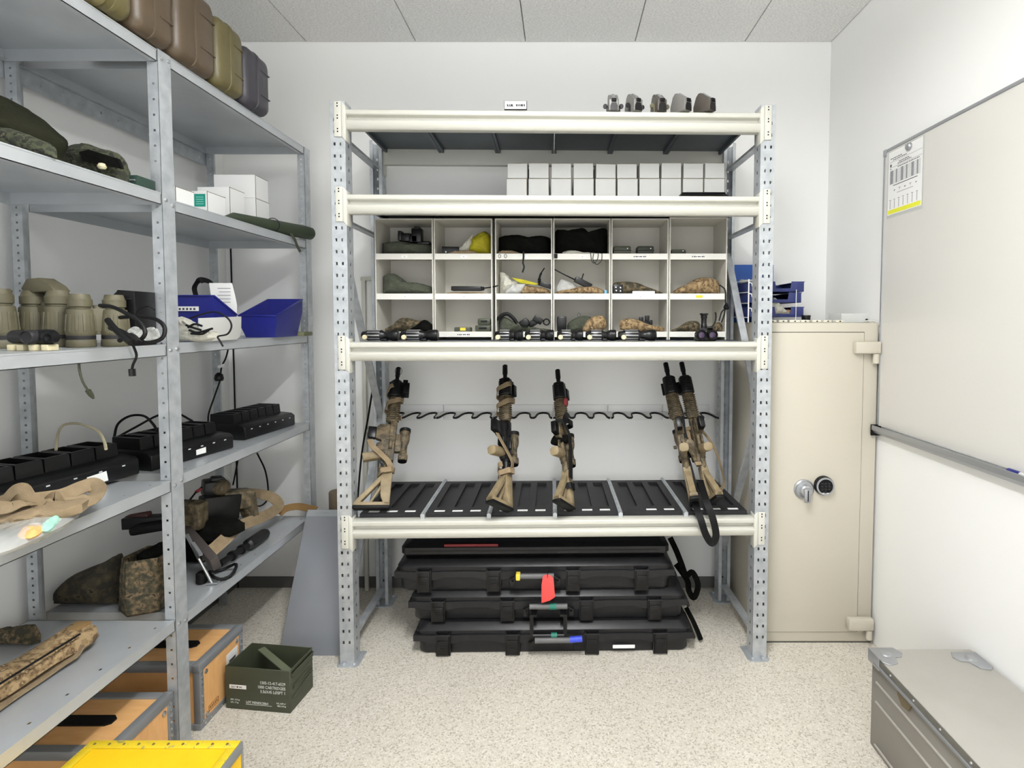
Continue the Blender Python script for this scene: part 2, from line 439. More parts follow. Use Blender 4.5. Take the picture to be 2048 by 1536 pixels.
def deck(z, mt):
    for a, b in zip(UB, UB[1:]):
        m = MB(); a += .001; b -= .001; v0, v1 = .03, RD - .03
        m.box((a, v0, z - .004), (b, v1, z - .002)); 
        for q0, q1 in ((a, a + .012), (b - .012, b)): m.box((q0, v0, z - .022), (q1, v1, z - .004))
        m.box((a, v0, z - .03), (b, v0 + .002, z - .004)); m.box((a, v1 - .002, z - .03), (b, v1, z - .004))
        m.build('deck_panel', mt, K)
for z in LEV: deck(z, M_deckd)
def brace(u, v0, z0, v1, z1):
    MB().bar((u, v0, z0), (u, v1, z1), .012, .034, up=(1, 0, 0)).build('brace', M_galv, K)
for u in (.031, RW - .031):
    for z in (2.29, 1.94, .09): brace(u, .07, z, RD - .07, z)
brace(.031, .05, 1.80, .50, 1.0); brace(.031, .50, 1.0, .05, .28)
brace(RW - .031, .50, 1.86, .05, 1.10); brace(RW - .031, .05, 1.08, .50, .30)

# rifle-butt trays and their dividers on the lowest level
tray_lab = ['black slotted tray at the left end of the lower deck',
            'black slotted tray just left of the second rifle on the lower deck',
            'black slotted tray in the lower deck between the two middle rifles',
            'black slotted tray in the lower deck right of the middle rifle with black sling',
            'black empty slotted tray in the lower deck left of the pair of rifles',
            'black slotted tray at the right end of the lower deck under the pair of rifles']
for i, (a, b) in enumerate(zip(UB, UB[1:])):
    a += .010; b -= .010; z0 = LEV[3] - .0015
    T = thing('butt_tray', tray_lab[i], 'tray', M=RM @ T3(a, .044, z0), group='black butt trays on the lower deck')
    w_ = b - a; d_ = RD - .088; m = MB(); m.box((0, 0, 0), (w_, d_, .004))
    s = (w_ - .03) / 3
    f0, f1 = .075, d_ - .035
    m.box((0, 0, .004), (w_, f0, .018)); m.box((0, f1, .004), (w_, d_, .018))
    edges = [0] + [v for k in range(3) for v in (.015 + s * k + .016, .015 + s * (k + 1) - .016)] + [w_]
    for k in range(0, len(edges), 2): m.box((edges[k], f0, .004), (edges[k + 1], f1, .018))
    m.build('tray', M_tray, T)
    for k in range(3):
        if (i, k) in ((4, 0),): continue
        x = .015 + s * (k + .5)
        MB().box((x - .023, .018, .018), (x + .023, .034, .0192)).build('slot_label', M_label, T)
for i in range(1, 6):
    m = MB(); m.box((UB[i] - .009, .02, LEV[3] - .002), (UB[i] + .009, RD - .02, LEV[3] + .02)); m.box((UB[i] - .003, .02, LEV[3] + .02), (UB[i] + .003, RD - .02, LEV[3] + .024))
    m.build('divider_rail', M_galv, K)

# barrel rests on the wall
rest_x = [W(q, 835, 2.80).x for q in (776, 878, 989, 1106, 1219, 1333, 1431)]
for i, (a, b) in enumerate(zip(rest_x, rest_x[1:])):
    T = thing('barrel_rest', ['white wall rest with black scalloped edge, behind the leftmost rifle', 'white scalloped wall rest just right of the leftmost rifle',
        'white scalloped wall rest between the two middle rifles', 'white scalloped wall rest right of the rifle with the black sling',
        'white scalloped empty wall rest in the wide gap left of the pair of rifles', 'white scalloped wall rest behind the pair of rifles at right'][i], 'rifle rest', ((a + b) / 2, YB, 1.0), group='scalloped barrel rests on the back wall')
    w2 = (b - a) / 2 - .002; edge = []
    for k in range(49):
        x = -w2 + 2 * w2 * k / 48; ph = (k / 16) % 1
        d = abs(ph - .5) * 2
        t = .22 * (d / .6) ** 2 if d < .6 else (1 if d > .84 else .22 + .78 * math.sin((d - .6) / .24 * PI / 2))
        edge.append((x, -.035 - .15 * t))
    poly = [(w2, -.001), (-w2, -.001)] + edge
    pl_ = MB().prism(poly, -.003, .003, 'XY').build('plate', M_label, T, smooth=30)
    MB().box((-w2, -.009, -.045), (w2, -.001, .04)).build('back_plate', M_label, T, bev=.002)
    MB().tube([(x, y - .002, 0) for x, y in edge], .0055, 6).build('rubber_edge', M_rub, pl_)

# pale frame leaning behind the rack, cable beside it
T = thing('slotted_stand', 'narrow white slotted frame leaning on the wall behind the left rack upright', 'frame', (-1.06, 2.86, 0))
for x in (-.035, .035): MB().bar((x, .02, 0), (x, .045, 1.735), .022, .02, up=(1, 0, 0)).build('rail', M_cream, T, bev=.002)
MB().bar((-.05, .045, 1.74), (.09, .045, 1.74), .02, .02).build('top_bar', M_cream, T, bev=.002)
MB().bar((-.03, .03, .9), (.03, .03, .9), .018, .018).build('cross_bar', M_cream, T)
c = MB().tube(spline([W(746, 772, 2.85), W(737, 830, 2.85), W(724, 905, 2.85), W(716, 990, 2.85), W(708, 1100, 2.85), W(707, 1186, 2.85)]), .005, 6).build('power_cable', M_rub)
c['label'] = 'black cable hanging down the wall behind the leftmost rifle'; c['category'] = 'cable'

# ---------------------------------------------------------------- safe
S = thing('gun_safe', 'tall cream steel safe with dial handle and round keypad in the corner', 'safe', (.925, 2.40, 0))
MB().box((0, 0, .006), (.52, .46, 1.50)).build('body', M_creamd, S, bev=.004)
MB().box((.0, .002, 0), (.52, .45, .006)).build('plinth', M_joint, S)
MB().box((.012, -.006, .055), (.452, .0, 1.455)).build('door', M_creamd, S, bev=.003)
MB().box((.009, -.0005, .052), (.455, .0001, 1.458)).build('door_gap', M_joint, S)
for z in (1.36, .075):
    MB().box((.40, -.034, z), (.515, -.001, z + .055)).build('hinge', M_creamd, S, bev=.006)
    MB().lathe([(.014, z - .045), (.014, z - .001)], 'Z', 14, T3(.50, -.018, 0)).build('hinge_pin', M_creamd, S)
hc = W(1607, 978, 2.394); kc = W(1646, 970, 2.394)

Mh = T3(hc.x - .925, -.006, hc.z)
hd = MB().lathe([(.046, 0), (.046, -.006), (.04, -.010), (.038, -.014), (.012, -.016), (.0, -.016)], 'Y', 36, Mh).build('handle_rose', M_alu, S)
MB().lathe([(.026, -.012), (.026, -.034), (.022, -.038), (0, -.038)], 'Y', 28, Mh).build('handle_hub', M_steel, hd)
MB().prism([(-.016, .014), (.016, .014), (.013, -.05), (-.013, -.05)], -.036, -.048, 'XZ', Mh).build('handle_grip', M_alu, hd, bev=.003)
MB().prism([(-.002, .008), (.002, .008), (.002, -.042), (-.002, -.042)], -.048, -.0492, 'XZ', Mh).build('handle_mark', M_rub, hd)
Mk = T3(kc.x - .925, -.006, kc.z)
MB().lathe([(.044, 0), (.044, -.016), (.041, -.022), (.034, -.024)], 'Y', 36, Mk).build('keypad_ring', M_black, S)
MB().lathe([(.0415, -.0225), (.040, -.026), (.034, -.026), (.033, -.0235)], 'Y', 36, Mk).build('keypad_bezel', M_alu, S)
kf = MB().lathe([(.033, -.022), (.033, -.0245), (0, -.0245)], 'Y', 32, Mk).build('keypad_face', M_rub, S)
kb = MB()
for r in range(4):
    for q in range(3):
        if r == 3 and q != 1: continue
        kb.box((kc.x - .925 + (q - 1) * .016 - .0055, -.0325, kc.z + .014 - r * .0135 - .004), (kc.x - .925 + (q - 1) * .016 + .0055, -.0300, kc.z + .014 - r * .0135 + .004))
kb.build_each('key', M_tray, kf, bev=.001)
MB().box((kc.x - .925 - .02, -.0315, kc.z - .032), (kc.x - .925 + .02, -.030, kc.z - .029)).build('keypad_strip', M_label, S)

# ---------------------------------------------------------------- whiteboard, sheet, magnet, marker
WB0, WB1, WZ0, WZ1 = 2.385, .55, 1.03, 2.262
B = thing('whiteboard', 'large whiteboard with thin grey aluminium frame on the right wall', 'whiteboard', (XR, 2.385, 1.03))
MB().box((XR - .014, WB1, WZ0), (XR - .001, WB0, WZ1)).build('panel', M_board, B, world=True)
fr = MB()
fr.box((XR - .018, WB1 - .005, WZ1 - .004), (XR - .001, WB0 + .005, WZ1 + .008)); fr.box((XR - .018, WB0 - .003, WZ0), (XR - .001, WB0 + .006, WZ1 + .008))
fr.box((XR - .018, WB1 - .006, WZ0), (XR - .001, WB1 + .003, WZ1 + .008))
fr.build('frame', M_alu, B, world=True, bev=.001)
MB().box((XR - .02, WB0 - .012, WZ1 - .02), (XR - .001, WB0 + .008, WZ1 + .01)).build('corner_cap', M_alu, B, world=True, bev=.002)
tr = MB(); tr.prism([(XR - .001, WZ0 - .045), (XR - .03, WZ0 - .035), (XR - .045, WZ0 - .018), (XR - .045, WZ0 + .002), (XR - .04, WZ0 + .002), (XR - .038, WZ0 - .014), (XR - .001, WZ0 - .014)], WB1, WB0, 'XZ')
ptr = tr.build('pen_tray', M_alu, B, world=True)
MB().box((XR - .046, WB0, WZ0 - .046), (XR - .001, WB0 + .006, WZ0 + .004)).build('tray_end_cap', M_rub, ptr, world=True)
p0, p1 = onx(1777, 306, XR - .015), onx(1845, 416, XR - .015)
py0, py1, pz1 = p0.y, p1.y, onx(1777, 306, XR - .015).z; pz0 = onx(1777, 437, XR - .015).z
N_ = thing('paper_notice', 'printed A4 notice in a clear sleeve with yellow strip on the whiteboard', 'notice', (XR - .015, py0, pz0))
x = XR - .0155; LW, LH = py0 - py1, pz1 - pz0
MB().box((x - .0004, py1, pz0), (x, py0, pz1)).build('sleeve', M_poly, N_, world=True)
MB().box((x - .0012, py1 + .006, pz0 + .012), (x - .0005, py0 - .006, pz1 - .004)).build('sheet', M_label, N_, world=True)
# notice printing: local frame u to the right (towards the camera = -Y), v up
def nq(u0, v0, u1, v1, m): m.box((x - .0017, py0 - u1 * LW, pz1 - v1 * LH), (x - .0013, py0 - u0 * LW, pz1 - v0 * LH))
ink = MB(); gr = MB(); gr2 = MB()
nq(.07, .17, .97, .173, ink); nq(.07, .25, .97, .253, ink)
nq(.08, .20, .12, .24, ink)
for k in range(6): nq(.09 + .145 * k + (.02 if k else 0), .30, .115 + .145 * k + (.06 if k in (0, 2, 4) else .03), .30 + .20, gr)
for k in range(14): nq(.07, .305 + .0148 * k, .93, .307 + .0148 * k, ink)
nq(.18, .525, .86, .535, ink)
for k in range(5): nq(.2 + .15 * k, .60 - .012 * (k % 2), .25 + .15 * k, .606 - .012 * (k % 2), ink); nq(.22 + .15 * k, .59, .226 + .15 * k, .62, ink)
for k in range(7): nq(.08 + .125 * k, .735, .13 + .125 * k, .742, ink); nq(.1 + .125 * k, .75, .115 + .125 * k, .87, gr)
nq(.3, .65, .75, .655, ink)
ink.build('printing', M_ink, N_, world=True); gr.build('table_columns', mat('grey_print', (150, 150, 154), .8), N_, world=True)
yl = MB(); nq(.04, .885, .96, .945, yl); yl.build('yellow_strip', mat('highlighter_yellow', (226, 226, 60), .7), N_, world=True)
for u0, u1, v in ((.09, .42, .115), (.16, .55, .142), (.33, .62, .197), (.30, .68, .222), (.30, .60, .268), (.62, .90, .268), (.08, .12, .268)):
    k = u0
    while k < u1:
        wk = .03 + .04 * random.random(); nq(k, v, min(k + wk, u1), v + .011, gr2); k += wk + .012
gr2.build('heading_print', M_ink, N_, world=True)
mg = onx(1820, 293, x); t = thing('round_magnet', 'round white magnet holding the notice on the whiteboard', 'magnet', (x - .0002, mg.y, mg.z))
MB().lathe([(.016, 0), (.016, -.008), (.012, -.012), (0, -.012)], 'X', 24, T3(-.0014, 0, 0)).build('disc', M_alu, t)
mk = onx(2040, 908, XR - .026); t = thing('marker_pen', 'blue capped marker pen lying on the whiteboard tray', 'pen', (XR - .024, 1.62, WZ0 - .0035))
MB().lathe([(.006, -.075), (.0085, -.073), (.0085, .0), (.0092, .001), (.0092, .048), (.006, .052)], 'Y', 16).build('barrel', M_white, t)
MB().lathe([(.0096, .006), (.0096, .05), (.0065, .055)], 'Y', 16).build('cap', M_navy, t)

# ---------------------------------------------------------------- aluminium chest bottom right
CX0, CX1, CY0, CY1, CZ = 1.095, 1.45, .72, 1.815, .345
C_ = thing('aluminium_chest', 'large worn aluminium storage chest against the right wall', 'chest', (CX0, CY1, 0))
MB().box((CX0 + .004, CY0, .0), (CX1, CY1, CZ - .034)).build('body', M_chests, C_, world=True, bev=.004)
m = MB()
for z in (.245, .175, .02): m.lathe([(.0045, CY0 + .02), (.0045, CY1 - .03)], 'Y', 8, T3(CX0 + .004, 0, z))
m.build('side_beads', M_chest, C_, world=True)
MB().box((CX0 - .004, CY0 - .003, CZ - .036), (CX1, CY1 + .003, CZ)).build('lid', M_chest, C_, world=True, bev=.006)
MB().tube([(CX0 - .006, CY0, CZ - .03), (CX0 - .006, CY1 - .03, CZ - .03)], .005, 8).build('lid_rim', M_alu, C_, world=True)
MB().box((CX0 - .0055, CY0, CZ - .022), (CX0 - .003, CY1 - .05, CZ - .003)).build('rim_strip', mat('dark_aluminium', (112, 110, 104), .45, .5), C_, world=True)
def cpl(cx, cy, sx):
    m = MB(); q = [(0, 0), (.085, 0), (.10, -.03), (.085, -.05), (.062, -.052), (.05, -.085), (.02, -.095), (0, -.08)]
    m.prism([(cx + sx * a, cy + b) for a, b in q], CZ, CZ + .0035, 'XY'); m.lathe([(.02, CZ + .0035), (.012, CZ + .008), (0, CZ + .009)], 'Z', 12, T3(cx + sx * .04, cy - .035, 0))
    return m
m = cpl(CX0 - .006, CY1 + .004, 1); m.box((CX0 - .0085, CY1 - .06, CZ - .04), (CX0 - .0055, CY1 + .004, CZ + .0035))
m.build('corner_plate', M_alu, C_, world=True, bev=.001); cpl(CX1 - .002, CY1 - .02, -1).build('corner_plate', M_alu, C_, world=True, bev=.001)
m = MB()
for k in range(9): m.lathe([(.004, -.001), (.003, -.004), (0, -.005)], 'X', 8, T3(CX0 - .004, CY1 - .12 - .115 * k, CZ - .013))
m.build_each('rivet', M_steel, C_, world=True)
m = MB(); m.prism([(CY1 - .22, CZ - .042), (CY1 - .15, CZ - .042), (CY1 - .155, CZ - .055), (CY1 - .175, CZ - .075), (CY1 - .205, CZ - .07)], CX0 - .003, CX0 + .004, 'YZ'); m.build('latch_hook', mat('brassy_steel', (120, 108, 84), .5, .6), C_, world=True)

# ---------------------------------------------------------------- flight cases, yellow box
def flight_case(y0, y1, label, zt=.235, x1=-1.335, x0=-1.78, hz=True):
    t = thing('flight_case', label, 'case', (x1, y0, 0), group='orange plywood cases under the shelving')
    MB().box((x0, y0 + .004, .008), (x1, y1 - .004, zt - .004)).build('panel', M_ply, t, world=True)
    e = MB(); r = .02
    for (a, b) in ((x0, y0), (x1, y0), (x0, y1), (x1, y1)):
        sx = 1 if a == x0 else -1; sy = 1 if b == y0 else -1
        xa, xb = sorted((a - sx * .003, a + sx * r)); ya, yb = sorted((b - sy * .003, b + sy * r))
        e.box((xa, ya, 0), (xb, yb, zt))
    for z0, z1 in ((0, .022), (zt - .026, zt + .002)):
        for a in (x0, x1):
            xa, xb = (a - .004, a + .024) if a == x0 else (a - .024, a + .004); e.box((xa, y0 - .0055, z0 - (0 if z0 == 0 else .001)), (xb, y1 + .0055, z1 + .0012))
        for b in (y0, y1):
            ya, yb = (b - .004, b + .024) if b == y0 else (b - .024, b + .004); e.box((x0, ya, z0), (x1, yb, z1))
    ef = e.build('edge_frame', M_casealu, t, world=True, bev=.002)
    m = MB()
    for k in range(9):
        for y in (y0 + .008, y1 - .008): m.lathe([(.0045, .003), (.004, .006), (0, .0075)], 'X', 8, T3(x1, y, .03 + k * (zt - .06) / 8))
    for k in range(8):
        for z in (.012,): m.lathe([(.0045, .003), (.004, .006), (0, .0075)], 'X', 8, T3(x1, y0 + .02 + k * (y1 - y0 - .04) / 7, z))
    for y in (y0 + .035, y1 - .035):
        for z in (.035, zt - .045): m.lathe([(.009, -.001), (.008, .004), (0, .006)], 'X', 10, T3(x1, y, z))
    m.build_each('rivet', M_steel, ef, world=True)
    ym = (y0 + y1) / 2
    MB().prism([(x1 - .30, ym - .02), (x1 - .105, ym - .02), (x1 - .09, ym - .01), (x1 - .09, ym + .01), (x1 - .105, ym + .022), (x1 - .30, ym + .022)], zt - .01, zt + .001, 'XY').build('handle_recess', M_rub, t, world=True)
    return t
a = flight_case(1.495, 1.738, 'orange plywood flight case with grey metal edges, nearest under the left shelving', zt=.24)
b = flight_case(1.875, 2.13, 'orange plywood flight case with white label, farther one behind the ammunition box', zt=.245)
MB().box((-1.3355, 2.03, .12), (-1.334, 2.10, .18)).build('paper_label', M_label, b, world=True)
MB().box((-1.3345, 2.045, .14), (-1.3335, 2.085, .15)).build('printing', M_ink, b, world=True)
m = MB(); 
for z in (.035, .056): m.box((-1.3345, 1.92, z), (-1.3335, 1.975, z + .0015))
for y in (1.92, 1.9735): m.box((-1.3345, y, .035), (-1.3335, y + .0015, .057))
for k in range(5): m.box((-1.3345, 1.928 + k * .009, .041), (-1.3335, 1.932 + k * .009, .051))
m.build('stamp', mat('brown_stamp_ink', (140, 92, 40), .8), b, world=True)
yb = thing('yellow_case', 'yellow topped metal-edged case on the floor in front of the left shelving', 'case', (-1.13, 1.2, 0))
Yx0, Yx1, Yy0, Yy1, Yz = -1.355, -.925, 1.00, 1.46, .30
MB().box((Yx0, Yy0, .01), (Yx1, Yy1, Yz - .006)).build('body', M_yel, yb, world=True, bev=.003)
MB().box((Yx0 + .026, Yy0 + .026, Yz - .006), (Yx1 - .026, Yy1 - .026, Yz - .001)).build('lid_panel', M_yel, yb, world=True)
e = MB()
e.box((Yx0 - .003, Yy0, Yz - .02), (Yx0 + .024, Yy1 - .0245, Yz + .002)); e.box((Yx1 - .024, Yy0, Yz - .02), (Yx1 - .001, Yy1 - .0245, Yz + .002)); e.box((Yx0 - .003, Yy1 - .024, Yz - .02), (Yx1 - .001, Yy1 + .003, Yz + .002))
e.build('lid_edge', mat('scuffed_yellow_edge', (226, 196, 40), .5, col2=(170, 160, 90), scale=60, sharp=(.6, .68)), yb, world=True, bev=.002)
e = MB(); e.box((Yx1 - .001, Yy0, Yz - .03), (Yx1 + .004, Yy1, Yz)); e.box((Yx1 - .001, Yy0, 0), (Yx1 + .004, Yy1, .03)); e.box((Yx1 - .02, Yy1 - .001, 0), (Yx1 + .004, Yy1 + .004, Yz - .002))
e.build('edge_frame', M_casealu, yb, world=True, bev=.001)
m = MB()
for k in range(10): m.lathe([(.004, Yz + .002), (.003, Yz + .004), (0, Yz + .0045)], 'Z', 8, T3(Yx0 + .02 + k * .042, Yy1 - .012, 0))
m.build_each('rivet', mat('dull_rivet', (120, 110, 60), .5, .4), yb, world=True)

# ---------------------------------------------------------------- ammunition box
A = thing('ammunition_box', 'open dark green metal cartridge box with white stencilling on the floor', 'box', (-1.312, 1.985, 0), rz=math.atan2(-.03, .267))
bw, bd, bh, th = .268, .15, .168, .003
m = MB(); m.box((0, 0, 0), (bw, bd, th)); m.box((0, 0, th), (bw, th, bh)); m.box((0, bd - th, th), (bw, bd, bh)); m.box((0, th, th), (th, bd - th, bh)); m.box((bw - th, th, th), (bw, bd - th, bh))
m.build('box_body', M_olive, A, bev=.001, seg=1)
MB().bar((.05, bd - .012, bh - .014), (bw - .012, .012, bh - .010), .026, .004, up=(0, 0, 1)).build('divider_bar', mat('pale_olive', (92, 98, 76), .6), A) 
m = MB(); m.box((bw, .012, bh - .034), (bw + .006, bd - .004, bh - .014)); m.box((bw, .018, bh - .085), (bw + .004, bd - .01, bh - .078)); m.box((bw, .012, bh - .02), (bw + .009, bd - .004, bh - .014))
m.bar((bw + .003, .02, .05), (bw + .003, bd - .02, .075), .006, .006); m.bar((bw + .003, .02, .095), (bw + .003, bd - .02, .1), .006, .006)
m.build('side_ribs', M_olive, A, bev=.001)
Mf = Matrix(((1, 0, 0, 0), (0, 0, -1, -.0003), (0, 1, 0, 0), (0, 0, 0, 1)))
M_st = mat('white_stencil_paint', (206, 210, 206), .7)
for body, xr, z, sz, al in (('1305-12-417-6529', bw - .018, .108, .0165, 'RIGHT'), ('1000 CARTRIDGES', bw - .018, .0905, .0165, 'RIGHT'), ('5.56X45 LØSPT 1', bw - .018, .073, .0165, 'RIGHT'),
        ('LOT MEN03C0864', .085, .027, .0135, 'LEFT'), ('NW. 10.5 kg', .02, .035, .0085, 'LEFT'), ('GW. 13 kg', .02, .024, .0085, 'LEFT'), ('VOL. 0.009 m³', bw - .018, .034, .0075, 'RIGHT'), ('NEQ. 0.42 kg', bw - .018, .024, .0075, 'RIGHT')):
    text(body, sz, M_st, A, T3(xr, 0, z) @ Mf, align=al, sx=.86)
MB().box((.085, -.0008, .0225), (.192, -.0001, .0238)).build('lettering_underline', M_st, A)
MB().box((.017, -.0008, .082), (.087, -.0001, .097)).build('paper_label', M_label, A)
text('22617 ● 206', .0095, M_ink, A, T3(.023, -.0008, .086) @ Mf, sx=.9)

# ---------------------------------------------------------------- steel sheets leaning
for i in range(3):
    x0 = -1.280 - .003 * i; Y0 = 2.305 + .012 * i; h = .60 + .012 * i
    a = math.radians(-27)
    M_ = T3(x0, Y0, 0) @ RX(a)
    t = thing('shelf_plate', ['bare galvanised shelf plate leaning on its neighbours, front one beside the rack', 'galvanised shelf plate leaning second from the front beside the rack', 'galvanised shelf plate leaning at the back of the stack beside the rack'][i], 'metal plate', M=M_, group='shelf plates leaning beside the rack')
    m = MB(); m.box((0, 0, 0), (.285, .0015, h)); m.box((0, 0, h - .001), (.285, .010, h)); m.box((0, 0, 0), (.0015, .010, h)); m.box((.2835, 0, 0), (.285, .010, h)); m.build('plate', M_shelf if i else mat('dull_galvanised_plate', (140, 143, 149), .35, .4, col2=(154, 157, 162), scale=3, var=.6), t)
t = thing('round_canister', 'small brown tin standing behind the leaning plates', 'tin', (-1.215, 2.80, .0))
MB().lathe([(.045, 0), (.045, .585), (.042, .59), (0, .59)], 'Z', 24).build('tin_body', mat('brown_cardboard_tube', (112, 100, 80), .7), t)

# ================================================================= things in the rack
def K3(u, v, w): return RM @ Vector((u, v, w))
def level_top(k): return LEV[k] + .0005

# five rifles
def rifle(label, B, Mz, belly, fore=M_gunblk, rec=M_gun, sling='tan', sight=True, extra=None):
    B = Vector(B); Mz = Vector(Mz); z = (Mz - B).normalized(); s = (Mz - B).length / .80
    x = -Vector(belly); x = (x - z * x.dot(z)).normalized(); y = z.cross(x)
    Mt = Matrix((x, y, z)).transposed().to_4x4() @ Matrix.Diagonal((s * 1.14, s * 1.3, s, 1)); Mt.translation = B
    T = thing('rifle', label, 'rifle', M=Mt, group='rifles standing in the rack')
    # stock: open triangular frame with a rubber butt
    m = MB()
    m.prism([(.028, .012), (.026, .19), (.004, .20), (-.012, .19), (-.02, .15), (-.012, .06), (.006, .012)], -.015, .015, 'XZ')
    m.prism([(-.10, .012), (-.012, .14), (-.018, .165), (-.03, .15), (-.115, .03), (-.115, .012)], -.012, .012, 'XZ')
    m.prism([(-.115, .012), (.028, .012), (.028, .03), (-.115, .03)], -.015, .015, 'XZ')
    m.prism([(-.055, .03), (-.045, .03), (-.01, .10), (-.018, .115)], -.006, .006, 'XZ')
    stk = m.build('stock', M_guntan, T, bev=.003)
    MB().prism([(-.122, -.002), (.03, -.002), (.032, .014), (-.118, .014)], -.017, .017, 'XZ').build('butt_pad', M_rub, stk, bev=.005)
    MB().lathe([(.0145, .16), (.0145, .232), (.018, .236), (.018, .246)], 'Z', 14).build('buffer_tube', rec, T)
    # receiver
    m = MB()
    m.prism([(.022, .24), (.024, .455), (-.004, .455), (-.004, .24)], -.015, .015, 'XZ')
    m.prism([(-.004, .236), (-.004, .44), (-.05, .44), (-.062, .425), (-.062, .362), (-.036, .352), (-.036, .262), (-.02, .240)], -.0125, .0125, 'XZ')
    m.prism([(-.036, .295), (-.036, .35), (-.056, .34), (-.058, .305)], -.003, .003, 'XZ')
    m.lathe([(.008, .30), (.008, .345)], 'Z', 8, T3(.006, -.017, 0)); m.box((-.004, -.019, .37), (.012, -.013, .43)); m.box((-.02, -.016, .27), (-.012, .016, .285))
    m.build('receiver', rec, T, bev=.002)
    MB().prism([(-.062, .425), (-.062, .362), (-.098, .368), (-.098, .428)], -.011, .011, 'XZ').build('magazine', M_black, T, bev=.003)
    m = MB(); G = T3(-.030, 0, .275) @ RY(math.radians(-104))
    m.rings([[G @ Vector((a * (1.1 - .05 * t), b * 1.15, t * .078)) for a, b in ((-.018, -.010), (-.008, -.016), (.014, -.015), (.022, -.006), (.022, .006), (.014, .015), (-.008, .016), (-.018, .010))] for t in (0, .3, .6, .93, 1.)])
    m.build('grip', M_guntan, T, bev=.002)
    # hand guard with rail ribs
    m = MB(); m.lathe([(.021, .455), (.023, .46), (.023, .60), (.021, .604)], 'Z', 8, RZ(PI / 8))
    for k in range(11): m.box((-.027, -.010, .465 + k * .0125), (.029, .010, .471 + k * .0125)); m.box((-.010, -.027, .465 + k * .0125), (.010, .027, .471 + k * .0125))
    m.build('handguard', M_gun, T, bev=.001, seg=1)
    m = MB(); m.lathe([(.027, .604), (.029, .61), (.029, .70), (.024, .708)], 'Z', 8, RZ(PI / 8))
    for k in range(8): m.box((-.033, -.011, .612 + k * .0115), (.035, .011, .618 + k * .0115))
    m.box((.030, -.013, .69), (.052, .013, .715)); m.box((.026, .018, .62), (.038, .036, .69))
    m.build('fore_rail', fore, T, bev=.001, seg=1)
    MB().lathe([(.009, .70), (.009, .745), (.0095, .75)], 'Z', 14).build('barrel', M_gunblk, T)
    m = MB(); m.lathe([(.0105, .742), (.0112, .745), (.0112, .797), (.0095, .80), (.006, .80), (.006, .79)], 'Z', 14); m.build('flash_hider', M_gunblk, T)
    # laser box
    m = MB(); m.box((.036, -.022, .625), (.062, .022, .69)); m.lathe([(.012, .69), (.012, .70), (.009, .702)], 'Z', 10, T3(.05, .010, 0)); m.build('aiming_device', M_gunblk if fore is M_gunblk else rec, T, bev=.003)
    if sight:
        m = MB(); SM = T3(.062, 0, 0)
        m.lathe([(.018, .243), (.021, .246), (.021, .275), (.017, .28), (.015, .31), (.016, .33), (.021, .345), (.023, .36), (.023, .405), (.021, .41)], 'Z', 18, SM)
        m.box((.024, -.012, .29), (.05, .012, .385)); scp = m.build('scope', M_gun, T, bev=.0015)
        MB().lathe([(.0195, .2425), (.0195, .240), (0, .2405)], 'Z', 18, SM).build('eyepiece', M_rub, scp)
        MB().lathe([(.024, .40), (.025, .402), (.025, .418), (.021, .42), (.018, .41)], 'Z', 18, SM).build('scope_hood', M_rub, scp)
        MB().lathe([(.009, .018), (.009, .03), (.007, .032)], 'Y', 12, SM @ T3(0, 0, .325)).build('turret', M_gun, scp)
    # sling
    def helix(z0, z1, turns, r, w_, mt, ph=0):
        n = int(28 * turns); P = []; NN = []
        for k in range(n + 1):
            a = ph + 2 * PI * turns * k / n; rr = r + .003 * math.sin(5 * a)
            P.append((rr * math.cos(a) * 1.05, rr * math.sin(a), z0 + (z1 - z0) * k / n)); NN.append((math.cos(a), math.sin(a), 0))
        MB().ribbon(P, w_, .003, NN).build('sling', mt, T)
    if sling == 'tan':
        helix(.49, .66, 1.7, .036, .026, M_tan); helix(.165, .215, 1.2, .030, .026, M_tan, 2.0)
        MB().ribbon(spline([(-.085, -.012, .35), (-.07, -.022, .31), (-.03, -.027, .265), (.005, -.027, .225), (.02, -.012, .19)], 6), .024, .003, (0, -1, .2)).build('sling_tail', M_tan, T)
    elif sling == 'black':
        MB().ribbon(spline([(.0, -.03, .50), (-.045, -.035, .46), (-.055, -.032, .42), (-.02, -.036, .37), (-.012, -.03, .25), (-.02, -.026, .14)], 8), .03, .003, (0, -1, .15)).build('sling', M_rub, T)
        helix(.435, .455, 1, .042, .03, M_rub); helix(.10, .11, 1, .026, .03, M_rub)
    return T
DZ = LEV[3] + .02
def butt(px, py): p = onz(px, py, DZ + .018); return p
r1 = rifle('camouflage rifle wrapped in tan straps, leaning beside the left upright', butt(764, 1018), W(797, 736, 2.74), (-.95, -.3, 0), sling='tan')
r2 = rifle('rifle with black receiver and tan strap wound around it, second from the left', butt(1012, 1020), W(1010, 731, 2.74), (-.36, -.93, 0), rec=M_gunblk, sling='tan')
r3 = rifle('rifle with broad black sling and black pouch, in the middle of the rack', butt(1138, 1018), W(1115, 740, 2.74), (-.32, -.94, 0), sling='black')
r4 = rifle('left rifle of the leaning pair, black sling hanging beside it', butt(1388, 1010), W(1331, 726, 2.74), (-.12, -.99, 0), sling='none')
r5 = rifle('right rifle of the leaning pair, with tan sling looping out to the right', butt(1422, 1008), W(1363, 725, 2.74), (.12, -.99, 0), sling='none')
def strap(parent, pts, w_, m, nrm=(0, -1, .2), name='sling'):
    return MB().ribbon(spline(pts, 8), w_, .003, nrm).build(name, m, parent, world=True)
